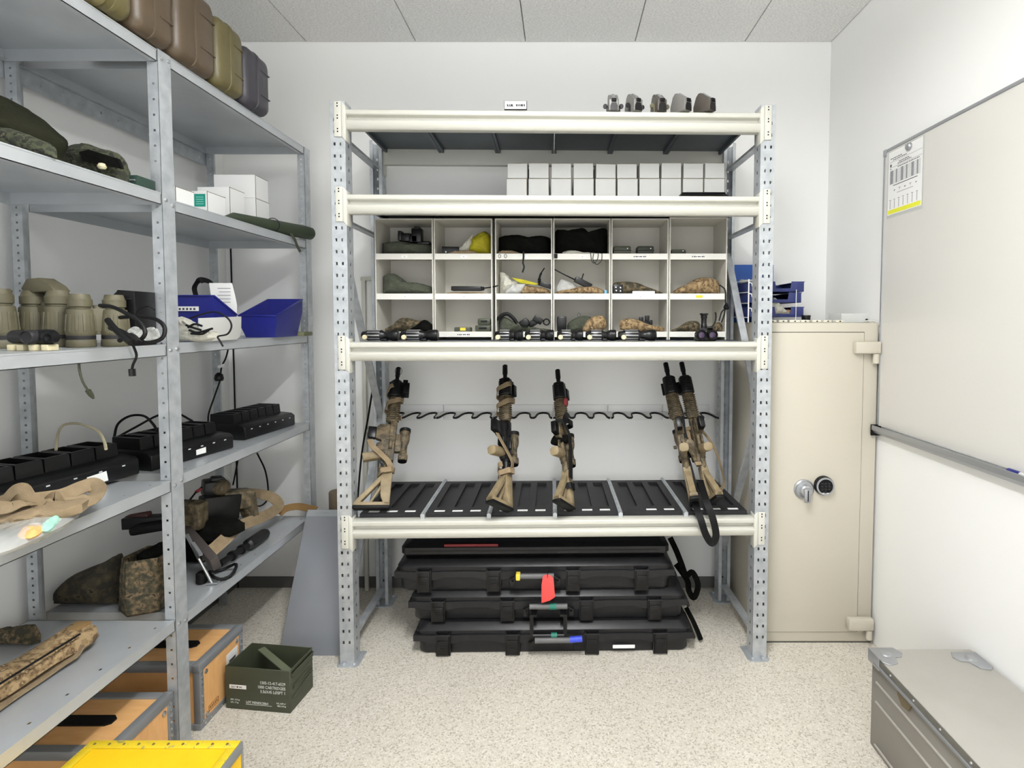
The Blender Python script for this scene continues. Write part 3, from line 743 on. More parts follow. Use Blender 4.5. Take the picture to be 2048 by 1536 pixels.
strap(r4, [W(1357, 838, 2.60), W(1362, 880, 2.52), W(1377, 930, 2.43), W(1388, 975, 2.36), W(1392, 1010, 2.27), W(1402, 1040, 2.213), W(1412, 1070, 2.21), W(1424, 1086, 2.21), W(1432, 1070, 2.205), W(1425, 1035, 2.205), W(1413, 1003, 2.24), W(1400, 960, 2.36)], .030, M_rub)
strap(r4, [W(1352, 800, 2.63), W(1361, 830, 2.585), W(1367, 870, 2.54), W(1384, 915, 2.46)], .034, M_rub)
strap(r5, [W(1372, 858, 2.57), W(1390, 855, 2.55), W(1408, 866, 2.54), W(1428, 895, 2.53), W(1441, 930, 2.53), W(1448, 965, 2.54), W(1440, 980, 2.50), W(1425, 983, 2.42)], .018, M_tan, nrm=(.6, -.6, .3))
strap(r5, [W(1373, 862, 2.56), W(1380, 890, 2.50), W(1392, 915, 2.44), W(1398, 930, 2.40)], .028, M_tan)
MB().pillow([(p.x, p.z) for p in (W(1373, 885, 2.42), W(1388, 882, 2.42), W(1405, 925, 2.42), W(1395, 935, 2.42), W(1384, 915, 2.42))], 2.43, .03, seed=3).build('strap_pouch', M_gun, r5, world=True)
MB().pillow([(p.x, p.z) for p in (W(1101, 885, 2.47), W(1112, 868, 2.47), W(1140, 872, 2.47), W(1143, 882, 2.47), W(1128, 888, 2.47), W(1112, 892, 2.47))], 2.47, .05, seed=5).build('black_pouch', M_darkf, r3, world=True)
MB().lathe([(.011, 0), (.013, .01), (.013, .03), (.009, .04)], 'Z', 10, T3(*W(1131, 812, 2.60))).build('red_clip', mat('dull_red_plastic', (130, 40, 44), .6), r3, world=True)
MB().tube([W(797 + 7 * math.cos(a), 742 + 8 * math.sin(a), 2.735) for a in [k * PI / 8 for k in range(16)]], .0012, 5, closed=True).build('muzzle_ring', M_rub, r1, world=True)

# long black cases under the rack
def long_case(label, px0, px1, py_t, py_b, Y, z0, h, tag=False, latch=(.107, .353, .635, .88), group='long black hard cases stacked under the rack', d=.42):
    a = W(px0, (py_t + py_b) / 2, Y).x; b = W(px1, (py_t + py_b) / 2, Y).x; w_ = b - a
    t = thing('long_hard_case', label, 'case', (a, Y, z0), rz=math.radians(1.0), group=group)
    hs = h * .60
    def shell(zz0, zz1, ins0, ins1):
        m = MB(); R = []
        for z, i in ((zz0, ins0), (zz0 + .012, min(ins0, .004) if ins0 < ins1 else ins0 - .008), ((zz0 + zz1) / 2, (ins0 + ins1) / 2), (zz1 - .012, min(ins1, .012) if ins1 < ins0 else ins1 - .010), (zz1, ins1)):
            ring = []; r = .035
            for cx, cy, a0 in ((i + r, i + r, PI), (w_ - i - r, i + r, 1.5 * PI), (w_ - i - r, d - i - r, 0), (i + r, d - i - r, .5 * PI)):
                for k in range(5): an = a0 + k * PI / 8; ring.append(Vector((cx + r * math.cos(an), cy + r * math.sin(an), z)))
            R.append(ring)
        return m.rings(R)
    shell(.0, hs - .006, .026, .012).build('base_shell', M_bcase, t, smooth=50)
    lm = MB(); R2_ = []
    for z, i in ((hs + .006, .008), (h - .024, .007), (h - .020, .010), (h - .004, .030), (h, .036)):
        ring = []; r = .035
        for cx, cy, a0 in ((i + r, i + r, PI), (w_ - i - r, i + r, 1.5 * PI), (w_ - i - r, d - i - r, 0), (i + r, d - i - r, .5 * PI)):
            for k in range(5): an = a0 + k * PI / 8; ring.append(Vector((cx + r * math.cos(an), cy + r * math.sin(an), z)))
        R2_.append(ring)
    lm.rings(R2_).build('lid_shell', M_bcase, t, smooth=25)
    # wavy lip
    ring_lo, ring_hi = [], []
    m = MB(); n = 120; top = []; bot = []
    for k in range(n + 1):
        x = w_ * k / n; dmin = min(abs(k / n - q) for q in latch)
        dip = .012 if dmin < .035 else (.012 * (1 - (dmin - .035) / .04) if dmin < .075 else 0)
        top.append((x, hs + .014 - dip * .2)); bot.append((x, hs - .014 - dip))
    e = .02
    pts = [(min(max(x, e), w_ - e), z) for x, z in top] + [(min(max(x, e), w_ - e), z) for x, z in bot[::-1]]
    R1 = MB()
    for k in range(n):
        R1.bm.faces.new([R1.bm.verts.new(q) for q in ((bot[k][0], .002, bot[k][1]), (bot[k + 1][0], .002, bot[k + 1][1]), (top[k + 1][0], .002, top[k + 1][1]), (top[k][0], .002, top[k][1]))])
        R1.bm.faces.new([R1.bm.verts.new(q) for q in ((bot[k][0], .02, bot[k][1]), (bot[k + 1][0], .02, bot[k + 1][1]), (bot[k + 1][0], .002, bot[k + 1][1]), (bot[k][0], .002, bot[k][1]))])
        R1.bm.faces.new([R1.bm.verts.new(q) for q in ((top[k][0], .002, top[k][1]), (top[k + 1][0], .002, top[k + 1][1]), (top[k + 1][0], .014, top[k + 1][1]), (top[k][0], .014, top[k][1]))])
    bmesh.ops.remove_doubles(R1.bm, verts=R1.bm.verts, dist=1e-5)
    R1.box((0, .014, hs - .012), (w_, d - .014, hs + .012))
    R1.build('lip', M_bcase, t, smooth=30)
    for q in latch:
        x = w_ * q; g = .026
        L = MB()
        zl = max(hs - .082, .003)
        L.box((x - g, -.012, zl + .006), (x + g, .004, hs + .022)); L.box((x - g - .006, -.006, zl), (x - g, .01, hs + .026)); L.box((x + g, -.006, zl), (x + g + .006, .01, hs + .026))
        L.box((x - g + .004, -.016, hs - .044), (x + g - .004, -.012, hs - .004))
        for k in range(3): L.box((x - .012, -.0175, hs - .040 + k * .012), (x + .012, -.016, hs - .036 + k * .012))
        lt = L.build('latch', M_black, t, bev=.002)
        MB().lathe([(.0025, x - g - .008), (.0025, x + g + .008)], 'X', 8, T3(0, -.013, hs + .020)).build('latch_pin', M_tray, lt)
    cx = w_ * .5
    H = MB()
    H.box((cx - .115, -.014, hs - .05), (cx - .09, .004, hs - .016)); H.box((cx + .09, -.014, hs - .05), (cx + .115, .004, hs - .016))
    H.build_each('handle_mount', M_black, t, bev=.002)
    MB().tube([(cx - .085, -.032, hs + .006), (cx + .085, -.032, hs + .006)], .012, 12).build('handle', mat('grey_rubber_grip', (92, 92, 92), .5), t)
    MB().tube([(cx - .102, -.004, hs - .03), (cx - .10, -.032, hs - .005), (cx - .085, -.032, hs + .006)], .006, 8).build('handle_arm', M_black, t)
    MB().tube([(cx + .102, -.004, hs - .03), (cx + .10, -.032, hs - .005), (cx + .085, -.032, hs + .006)], .006, 8).build('handle_arm', M_black, t)
    S_ = MB()
    S_.tube([(w_ + .002, .05, hs - .02), (w_ + .02, .07, hs - .05), (w_ + .026, .16, hs - .055), (w_ + .02, .25, hs - .04), (w_ + .002, .27, hs - .02)], .008, 8)
    S_.build('side_handle', M_black, t)
    return t, w_, hs
c1, w1, hs1 = long_case('bottom long black hard case, blue taped handle, on the floor under the rack', 826, 1390, 1240, 1303, 2.30, 0.0, .136)
c2, w2, hs2 = long_case('middle long black hard case with teal tape on its raised handle, under the rack', 816, 1378, 1180, 1243, 2.33, .137, .136)
c3, w3, hs3 = long_case('upper long black hard case with yellow tape and red tag on its handle', 788, 1352, 1118, 1182, 2.33, .274, .140)
MB().box((w1 * .71, .0025, hs1 - .058), (w1 * .79, .008, hs1 - .042)).build('name_plate', M_label, c1, bev=.003)
MB().tube([(w1 * .5 + .07, -.032, hs1 + .008), (w1 * .5 + .125, -.030, hs1 + .01)], .0135, 10).build('blue_tape', M_bl2, c1)
MB().box((w3 * .5 - .085, -.047, hs3 - .008), (w3 * .5 - .065, -.018, hs3 + .022)).build('yellow_tape', M_ytape, c3, bev=.004)
MB().tube([(w2 * .5 + .005, -.032, hs2 + .006), (w2 * .5 + .035, -.032, hs2 + .006)], .0135, 12).build('teal_tape', M_grn, c2)
# hanging lower handle of the middle case
m = MB()
for q in (-.065, .065):
    m.box((w2 * .5 + q - .016, -.02, hs2 - .035), (w2 * .5 + q + .016, -.002, hs2 - .02)); m.box((w2 * .5 + q * 1.15 - .008, -.054, hs2 - .125), (w2 * .5 + q * 1.15 + .008, -.042, hs2 - .02)); m.box((w2 * .5 + q - .012, -.05, hs2 - .032), (w2 * .5 + q + .012, -.018, hs2 - .022))
m.tube([(w2 * .5 - .07, -.048, hs2 - .118), (w2 * .5 + .07, -.048, hs2 - .118)], .010, 10)
m.build('hanging_handle', M_black, c2, bev=.0)
MB().tube([(w2 * .5 + .012, -.048, hs2 - .118), (w2 * .5 + .038, -.048, hs2 - .118)], .0125, 12).build('teal_wrap', M_grn, c2)
tg = thing('red_tag', 'red plastic tag hanging from the handle of the upper long case', 'tag', W(1096, 1150, 2.292))
P = [W(x, y, 2.292) for x, y in ((1086, 1152), (1092, 1149), (1100, 1150), (1107, 1156), (1110, 1194), (1100, 1201), (1083, 1206), (1083, 1170))]
MB().prism([(p.x, p.z) for p in P], 2.291, 2.293, 'XZ').build('tag_plate', M_red, tg, world=True, bev=.0005)
MB().tube([W(1096, 1137, 2.294), W(1095, 1145, 2.288), W(1095, 1156, 2.289)], .0015, 5).build('tag_wire', M_rub, tg, world=True)
# dark case on top of the stack
a = W(800, 1100, 2.36); b = W(1342, 1100, 2.36); w_ = b.x - a.x
t = thing('flat_black_case', 'flat black case with red stripe on top of the stack under the rack', 'case', (a.x, 2.37, .415), rz=math.radians(1.0))
m = MB(); R = []
for z, i, j in ((0, .02, .02), (.02, .0, .0), (.05, .0, .0), (.062, .02, .02), (.068, .03, .03), (.108, .045, .045), (.118, .06, .06)):
    R.append([Vector(q) for q in ((j + .02, i, z), (w_ - j - .02, i, z), (w_ - j, i + .02, z), (w_ - j, .36 - i, z), (w_ - j - .02, .38 - i, z), (j + .02, .38 - i, z), (j, .36 - i, z), (j, i + .02, z))])
m.rings(R).build('case_shell', M_bcase, t, smooth=40)
MB().box((w_ * .16, .004, .053), (w_ * .36, .012, .064)).build('red_stripe', mat('dark_red_print', (110, 16, 20), .6), t)
m = MB(); m.box((.05, -.002, .03), (w_ - .05, .003, .036)); m.box((.08, .022, .100), (w_ - .08, .05, .103)); m.build('ridges', M_black, t)
# strap behind the stack at right
c = MB().ribbon(spline([W(1340, 1075, 2.60), W(1352, 1100, 2.58), W(1362, 1125, 2.56), W(1372, 1150, 2.55), W(1385, 1145, 2.54), W(1396, 1170, 2.54), W(1388, 1195, 2.56), W(1378, 1182, 2.58), W(1374, 1160, 2.60), W(1352, 1128, 2.6)], 7), .028, .004, (0, -1, .1)).build('carry_strap', M_darkf)
c['label'] = 'black webbing strap hanging behind the right end of the case stack'; c['category'] = 'strap'
c = MB().ribbon(spline([W(1372, 1215, 2.50), W(1385, 1240, 2.46), W(1395, 1262, 2.42), W(1402, 1280, 2.40)], 6), .022, .004, (0, -1, .1)).build('carry_strap', M_darkf)
c['label'] = 'black strap end sloping to the floor right of the bottom case'; c['category'] = 'strap'

# ---- level 2: white cartons
z2 = LEV[1]
carton_n = 0
def carton(px0, px1, z0, h, rot=0, Y=2.50, d=.20, label='', name='white_carton'):
    a = W(px0, 350, Y).x; b = W(px1, 350, Y).x
    t = thing(name, label, 'box', ((a + b) / 2, Y, z0), rz=rot, group='white cartons on the second deck')
    w_ = b - a - .0055; m = MB().box((-w_ / 2, 0, 0), (w_ / 2, d, h)); m.build('carton_body', M_white, t, bev=.0012, seg=1)
    m = MB(); m.box((-w_ / 2, -.0006, h - .0025), (w_ / 2, .0, h - .0005)); m.box((w_ / 2 - .002, -.0006, 0), (w_ / 2, 0, h)); m.build('flap_edge', M_edge, t)
xs0 = [1012, 1056, 1101, 1146, 1190, 1234, 1278, 1321, 1365, 1408]
xt0 = [1014, 1057, 1102, 1146, 1191, 1233, 1278, 1322, 1366, 1409]
ordn = ['leftmost', 'second from the left', 'third from the left', 'fourth from the left', 'fifth from the left', 'fifth from the right', 'fourth from the right', 'third from the right', 'second from the right', 'rightmost']
hb = W(1100, 356, 2.50).z - z2 - .002
ht = W(1100, 326, 2.50).z - W(1100, 356, 2.50).z
for i in range(10):
    w_ = 43
    carton(xs0[i], xs0[i] + w_, z2, hb, rot=random.uniform(-.015, .015), Y=2.50, label='white carton in the lower row on the second deck, ' + ordn[i])
    carton(xt0[i], xt0[i] + 42 , z2 + hb + .001, ht + random.uniform(-.003, .003), rot=random.uniform(-.04, .04) + (.06 if i == 4 else 0), Y=2.50, label='white carton in the upper row on the second deck, ' + ordn[i])
t = thing('black_tray', 'shallow black tray in front of the right-hand white cartons', 'tray', (W(1407, 378, 2.36).x, 2.34, z2))
a = W(1355, 378, 2.36).x - t.location.x; b = W(1460, 378, 2.36).x - t.location.x
m = MB(); m.rings([[Vector(q) for q in ((a + i, i, z), (b - i, i, z), (b - i, .13 - i, z), (a + i, .13 - i, z))] for z, i in ((0, .0), (.006, 0), (.028, .018), (.032, .02))]); m.box((a + .02, .018, .032), (b - .02, .112, .035)); m.build('tray_body', M_black, t, bev=.002)

# ---- top deck: name card and five sloped mounts
zt = LEV[0]
t = thing('name_card', 'small white printed card in a grey frame on top of the rack', 'card', (W(1031, 210, 2.25).x, 2.250, zt))
MB().box((-.048, 0, 0), (.048, .012, .036)).build('card_frame', M_ink, t, bev=.001); MB().box((-.0455, -.0012, .002), (.0455, -.0002, .034)).build('card', M_label, t)
m = MB()
for k, (x, w_) in enumerate(((-.036, .006), (-.027, .004), (-.021, .010), (.002, .008), (.012, .006), (.020, .012), (.034, .006))): m.box((x, -.0018, .012), (x + w_, -.0012, .021))
m.box((-.036, -.0018, .0115), (-.008, -.0012, .0135)); m.build('printing', M_ink, t)
def mount(px, label, rz, ears, col):
    p = W(px, 215, 2.26)
    t = thing('sloped_mount', label, 'equipment mount', (p.x, 2.262, zt + .001), rz=rz, group='grey sloped mounts on top of the rack')
    m = MB(); pr = [(0, 0), (0, .035), (.0, .048), (.006, .05), (.05, .085), (.062, .087), (.075, .075), (.09, .035), (.09, 0)]
    m.rings([[Vector((x * k2, y, z)) for y, z in pr] for x, k2 in ((-.021, 1), (-.012, 1), (-.006, 1), (.006, 1), (.012, 1), (.021, 1))])
    m.build('mount_body', col, t, bev=.004)
    MB().prism([(-.001, .045), (.002, .052), (.048, .088), (.064, .09), (.064, .078), (.05, .078)], -.006, .006, 'YZ').build('top_ridge', M_alu, t, bev=.002)
    MB().box((-.010, -.006, .036), (.010, .004, .05)).build('catch', M_rub, t, bev=.002)
    MB().prism([(-.016, .0), (.016, .0), (.016, .018), (.010, .032), (-.010, .032), (-.016, .018)], -.003, .0, 'XZ').build('end_plate', M_black, t)
    m = MB()
    for s in ears:
        m.lathe([(.010, -.003), (.010, .003)], 'Y', 14, T3(s * .034, .03, .028)); m.box((min(s * .022, s * .03), .027, 0), (max(s * .022, s * .03), .033, .028))
    if ears: m.build('side_knob', M_binoc if px in (1325,) else M_tray, t)
mg1 = mat('worn_grey_paint', (128, 126, 122), .45, .3); mg2 = mat('dark_grey_paint', (84, 78, 72), .45, .3)
mount(1228, 'leftmost sloped grey mount on top of the rack, facing straight forward', 0, (-1, 1), mg1)
mount(1277, 'second sloped grey mount from the left on top of the rack, black side knobs', .35, (-1, 1), mg1)
mount(1325, 'middle sloped mount on top of the rack, lowest of the five, olive side knobs', .2, (-1, 1), mg2)
mount(1377, 'fourth sloped grey mount from the left on top of the rack, turned aside, no knobs', .55, (), mg1)
mount(1426, 'rightmost sloped mount on top of the rack, darkest and turned aside', .62, (), mg2)

# ---- level 3: pigeonhole units
M_front = mat('white_melamine_edge', (222, 220, 212), .5)
CY_, CD = 2.52, .22
z3 = LEV[2]
cub_px = [(750, 867), (868, 985), (990, 1105), (1106, 1221), (1222, 1337), (1338, 1454)]
cub_lab = ['leftmost', 'second from the left', 'third from the left', 'third from the right', 'second from the right', 'rightmost']
ztop = W(1100, 437, CY_).z
shelfz = [W(1100, y, CY_).z for y in (664, 588, 508)]
for i, (a, b) in enumerate(cub_px):
    xa, xb = W(a, 560, CY_).x, W(b, 560, CY_).x
    t = thing('pigeonhole_unit', 'white open pigeonhole unit with three compartments, %s of six' % cub_lab[i], 'shelf unit', ((xa + xb) / 2, CY_, z3), group='white pigeonhole units on the third deck')
    w2 = (xb - xa) / 2 - .0006; H_ = ztop - z3 + (.006 if i == 5 else 0); th = .006
    m = MB(); m.box((-w2, 0, .0), (-w2 + th, CD, H_)); m.box((w2 - th, 0, 0), (w2, CD, H_)); m.box((-w2 + th, 0, H_ - th), (w2 - th, CD, H_)); m.box((-w2 + th, CD - th, 0), (w2 - th, CD, H_ - th))
    m.build('carcass', mat('off_white_laminate', (198, 195, 185), .6), t)
    for k, sz in enumerate(shelfz):
        z = sz - z3; h = .026 if k else .024
        sf = MB().box((-w2 + th, -.001, z - h), (w2 - th, .004, z + .002)).build('shelf_front', M_front, t)
        MB().box((-w2 + th, .004, z - .008), (w2 - th, CD - th, z)).build('compartment_shelf', MATS['off_white_laminate'], t)
        MB().box((-.012, -.0016, z - .018), (.018, -.001, z - .006)).build('slot_label', M_label, sf)
        m = MB(); m.box((0, -.002, z - .0135), (.006, -.0016, z - .0115))
        if (i, k) in ((1, 0), (4, 2), (5, 2)): 
            for q in range(7): m.box((-.03 + .009 * q, -.002, z - .015), (-.03 + .009 * q + .005 + .002 * (q % 2), -.0016, z - .010))
        m.build('label_print', M_ink, sf)
    if i == 5: MB().box((-.01, -.0022, shelfz[1] - z3 - .018), (.022, -.0016, shelfz[1] - z3 - .006)).build('yellow_label', MATS['yellow_paint'], t)
s3, s2, s1 = [z + .0006 for z in shelfz]   # compartment shelves: bottom, middle, top row
def soft(name, label, cat, pts, Y, thick, m, seed=0, group=None, wr=.004, sharp=.55, zfloor=None):
    P = [W(x, y, Y) for x, y in pts]
    if zfloor is not None and any(abs(zfloor - q) < .02 for q in (s1, s2, s3)):
        mx = sum(x for x, y in pts) / len(pts)
        for a, b in cub_px:
            if a <= mx <= b:
                lo, hi = W(a, 560, CY_).x + .010, W(b, 560, CY_).x - .010
                P = [Vector((min(max(p.x, lo), hi), p.y, p.z)) for p in P]
    if zfloor is not None:
        dz = zfloor - min(p.z for p in P); P = [Vector((p.x, p.y, p.z + dz)) for p in P]
    zmin = min(p.z for p in P); cx = sum(p.x for p in P) / len(P)
    t = thing(name, label, cat, (cx, Y, zmin), group=group)
    MB().pillow([(p.x, p.z) for p in P], Y, thick, wr=wr, seed=seed, sharp=sharp).build('body', m, t, world=True, smooth=60)
    return t
def hardbox(name, label, cat, px0, px1, py_t, py_b, Y, d, m, zf=None, rz=0, group=None, bev=.003, part='shell'):
    a = W(px0, (py_t + py_b) / 2, Y); b = W(px1, (py_t + py_b) / 2, Y); z1, z0 = W(px0, py_t, Y).z, W(px0, py_b, Y).z
    if zf is not None: z1 += zf - z0; z0 = zf
    t = thing(name, label, cat, ((a.x + b.x) / 2, Y, z0), rz=rz, group=group); w_ = (b.x - a.x) / 2
    MB().box((-w_, 0, 0), (w_, d, z1 - z0)).build(part, m, t, bev=bev)
    return t, w_, z1 - z0
YC = CY_ + .085
# top row
soft('olive_pouch', 'dark olive padded pouch in the top left pigeonhole', 'pouch', [(758, 508), (757, 492), (768, 482), (800, 479), (835, 484), (864, 487), (865, 508)], YC, .13, M_olf, 1, zfloor=s1)
t = thing('black_headset', 'black headset-like device on the olive pouch in the top left pigeonhole', 'device', W(825, 482, YC))
m = MB()
for (x0, x1, y0, y1) in ((799, 806, 463, 483), (806, 824, 468, 484), (820, 838, 472, 486), (826, 845, 458, 486), (831, 841, 455, 460), (838, 862, 484, 490)):
    a = W(x0, y1, YC); b = W(x1, y0, YC); m.box((a.x, YC - .03, a.z), (b.x, YC + .02, b.z))
m.build('body', M_black, t, world=True, bev=.004)
t, w_, h_ = hardbox('handheld_radio', 'small black radio with silver buttons lying beside the yellow bag', 'radio', 884, 918, 491, 507, YC - .06, .05, M_black, zf=s1, rz=.12)
MB().lathe([(.0035, .0), (.0035, -.004), (0, -.005)], 'Y', 10, T3(-.022, 0, .012)).build('button', M_steel, t); MB().lathe([(.004, .0), (.004, -.004), (0, -.005)], 'Y', 10, T3(.022, 0, .014)).build('button', M_steel, t)
MB().bar((-.035, -.006, .0), (-.032, -.012, -.022), .012, .01).build('lanyard_toggle', M_rub, t)
soft('yellow_bag', 'crumpled yellow-green bag in the second top pigeonhole', 'bag', [(934, 507), (938, 490), (944, 472), (962, 460), (972, 459), (982, 470), (984, 507)], YC, .12, M_yelb, 2, zfloor=s1, wr=.007)
soft('clear_bag', 'crumpled clear plastic bag between the radio and the yellow bag', 'bag', [(912, 504), (925, 490), (937, 474), (946, 468), (944, 490), (936, 504)], YC - .03, .05, M_polyw, 3, zfloor=s1 + .012, wr=.007)
soft('tan_pouch', 'flat tan pouch under the yellow bag in the second top pigeonhole', 'pouch', [(896, 508), (905, 502), (930, 500), (950, 502), (955, 508)], YC - .06, .05, M_tan, 4, zfloor=s1)
t = soft('black_bag', 'large black bag filling the third top pigeonhole', 'bag', [(991, 507), (991, 480), (998, 470), (1015, 466), (1035, 465), (1055, 469), (1068, 471), (1080, 467), (1095, 469), (1103, 476), (1103, 507)], YC, .14, M_darkf, 5, zfloor=s1)
MB().ribbon(spline([W(1047, 503, CY_ - .02), W(1047, 515, CY_ - .012), W(1046, 526, CY_ - .010), W(1048, 534, CY_ - .010), W(1045, 545, CY_ - .010)], 5), .008, .004, (0, -1, 0)).build('hanging_strap', M_rub, t, world=True)
t = soft('tan_pouch', 'flat tan pouch with two hanging rings in the third top pigeonhole', 'pouch', [(991, 507), (993, 502), (1005, 499), (1025, 499), (1038, 503), (1043, 507)], CY_ + .03, .05, M_tan, 6, zfloor=s1)
m = MB()
for x in (999, 1011): m.tube([W(x + 2.6 * math.cos(a), 512 + 3.6 * math.sin(a), CY_ - .006) for a in [k * PI / 6 for k in range(12)]], .001, 5, closed=True)
m.build_each('ring', M_gunblk, t, world=True)
t = soft('black_bag', 'tall black drawstring bag filling the fourth top pigeonhole', 'bag', [(1109, 507), (1109, 458), (1130, 457), (1150, 453), (1168, 452), (1178, 462), (1186, 468), (1196, 460), (1203, 453), (1216, 457), (1216, 507)], YC, .13, M_darkf, 7, zfloor=s1)
MB().tube(spline([W(1181, 504, CY_ - .006), W(1183, 520, CY_ - .006), W(1188, 526, CY_ - .006), W(1195, 518, CY_ - .006), W(1197, 505, CY_ - .006)], 6), .0018, 6).build('drawcord', M_rub, t, world=True)
MB().tube(spline([W(1188, 504, CY_ - .008), W(1186, 519, CY_ - .008), W(1194, 529, CY_ - .008), W(1203, 520, CY_ - .008), W(1204, 505, CY_ - .008)], 6), .0018, 6).build('drawcord', M_rub, t, world=True)
MB().box(tuple(W(1108, 516, CY_ - .014)), tuple(W(1115, 508, CY_ - .002))).build('cord_lock', M_rub, t, world=True, bev=.002)
soft('folded_papers', 'folded white papers on the edge of the fourth top pigeonhole', 'papers', [(1125, 506), (1135, 499), (1150, 499), (1170, 503), (1190, 504), (1204, 507)], CY_ + .03, .04, M_polyw, 8, zfloor=s1, wr=.003)
for i, (a, b, lab) in enumerate(((1227, 1262, 'left one of two stacked dark battery pouches in the fifth top pigeonhole'), (1275, 1308, 'right one of two dark battery pouches in the fifth top pigeonhole'), (1343, 1372, 'small dark battery pouch alone in the top right pigeonhole'))):
    yt = 491 if i < 2 else 498
    t, w_, h_ = hardbox('battery_pouch', lab, 'pouch', a, b, yt, 508, CY_ + .02, .07, M_olive if i != 1 else mat('dark_green_shell', (44, 48, 38), .6), zf=s1, group='dark battery pouches in the top row', bev=.006)
    MB().box((-w_ - .001, -.002, h_ * .45), (w_ + .001, .06, h_ * .52)).build('seam', M_rub, t)
    MB().lathe([(.003, 0), (.003, -.003), (0, -.004)], 'Y', 8, T3(w_ * .6, 0, h_ * .7)).build('stud', M_steel, t)
# middle row
soft('olive_bag', 'olive green padded bag in the left middle pigeonhole', 'bag', [(760, 587), (758, 575), (766, 552), (776, 545), (792, 546), (806, 556), (815, 562), (840, 564), (866, 573), (866, 587)], YC, .12, M_olf, 9, zfloor=s2)
t = soft('tan_pouch', 'thin tan pouch under the flat black radio in the second middle pigeonhole', 'pouch', [(892, 587), (900, 583), (930, 582), (965, 583), (980, 587)], CY_ + .05, .07, M_tan, 10, zfloor=s2)
t, w_, h_ = hardbox('handheld_radio', 'flat black radio with antenna lying in the second middle pigeonhole', 'radio', 902, 962, 573, 582, CY_ + .02, .05, M_black, zf=s2 + .017, bev=.003)
MB().tube([(w_, .02, h_ * .5), (w_ + .05, -.01, h_ * .7), (w_ + .085, -.03, h_ * 1.0)], .003, 8).build('antenna', M_rub, t)
MB().box((w_ - .002, .01, .002), (w_ + .012, .03, h_ - .002)).build('knob', M_rub, t, bev=.002)
t = soft('plastic_bag', 'milky plastic bag with yellow sheets in the third middle pigeonhole', 'bag', [(993, 587), (993, 565), (996, 545), (1004, 541), (1015, 547), (1024, 557), (1045, 561), (1060, 566), (1040, 575), (1030, 587)], YC, .08, M_polyw, 11, zfloor=s2, wr=.008)
MB().prism([(W(x, y, YC - .05).x, W(x, y, YC - .05).z) for x, y in ((1022, 555), (1050, 560), (1078, 568), (1070, 570), (1040, 566))], YC - .055, YC - .045, 'XZ').build('yellow_sheet', MATS['yellow_green_fabric'], t, world=True)
soft('white_gloves', 'crumpled white plastic in the third middle pigeonhole beside the tan pouch', 'plastic', [(1010, 587), (1016, 575), (1026, 568), (1034, 566), (1050, 566), (1046, 578), (1036, 587)], CY_ + .03, .05, M_white, 12, zfloor=s2, wr=.008)
soft('tan_pouch', 'tan camouflage pouch below the black headset in the third middle pigeonhole', 'pouch', [(1036, 587), (1040, 573), (1050, 569), (1070, 571), (1090, 574), (1100, 580), (1102, 587)], CY_ + .06, .08, M_dcamo, 13, zfloor=s2)
t = thing('handheld_radio', 'black radio with bent antenna leaning in the third middle pigeonhole', 'radio', W(1085, 570, YC))
MB().bar(W(1080, 567, CY_ + .05), W(1103, 574, CY_ + .05), .03, .022).build('radio_body', M_black, t, world=True, bev=.003)
MB().tube(spline([W(1079, 570, CY_ + .05), W(1079, 556, CY_ + .04), W(1083, 545, CY_ + .04), W(1089, 536, CY_ + .04)], 6), [.008] * 6 + [.005] * 6 + [.003] * 7, 8).build('antenna', M_rub, t, world=True)
t = thing('handheld_radio', 'black radio with long antenna propped in the fourth middle pigeonhole', 'radio', W(1170, 568, YC))
MB().bar(W(1150, 558, CY_ + .04), W(1182, 574, CY_ + .05), .035, .028).build('radio_body', M_black, t, world=True, bev=.004)
MB().tube([W(1107, 538, CY_ + .01), W(1111, 540, CY_ + .01), W(1128, 549, CY_ + .02), W(1153, 561, CY_ + .04)], [.004, .003, .0028, .0035], 8).build('antenna', M_rub, t, world=True)
MB().bar(W(1163, 560, CY_ + .04), W(1167, 547, CY_ + .04), .006, .006).build('switch', M_rub, t, world=True)
soft('clear_bag', 'crumpled clear bag of parts at the left of the fourth middle pigeonhole', 'bag', [(1112, 585), (1113, 570), (1120, 556), (1130, 555), (1145, 562), (1155, 570), (1150, 585)], YC - .02, .06, M_poly, 14, zfloor=s2, wr=.008)
soft('tan_pouch', 'tan camouflage pouch lying across the fourth middle pigeonhole', 'pouch', [(1110, 587), (1118, 580), (1140, 576), (1165, 571), (1190, 572), (1205, 578), (1212, 587)], CY_ + .05, .07, M_dcamo, 15, zfloor=s2)
t, w_, h_ = hardbox('bottle_cap', 'tiny light blue cap at the right of the fourth middle pigeonhole', 'cap', 1209, 1214, 579, 587, CY_ + .02, .01, mat('light_blue_plastic', (110, 180, 220), .5), zf=s2)
soft('brown_bag', 'brown camouflage bag in the fifth middle pigeonhole', 'bag', [(1226, 587), (1226, 566), (1245, 561), (1272, 563), (1290, 570), (1310, 577), (1326, 584), (1322, 587)], CY_ + .07, .09, M_pelt, 16, zfloor=s2)
t, w_, h_ = hardbox('control_box', 'small black control box with two silver studs in the fifth middle pigeonhole', 'device', 1226, 1246, 568, 587, CY_ + .01, .03, M_black, zf=s2, bev=.004)
m = MB()
for x, z in ((-.01, .032), (.012, .03), (-.008, .016), (.012, .014)): m.lathe([(.0035, 0), (.0035, -.002), (0, -.003)], 'Y', 10, T3(x, 0, z))
m.build_each('stud', M_steel, t)
t, w_, h_ = hardbox('white_tube', 'thin white tube lying in front of the brown bag in the fifth middle pigeonhole', 'tube', 1265, 1310, 580, 586, CY_ + .008, .012, M_label, zf=s2, bev=.004)
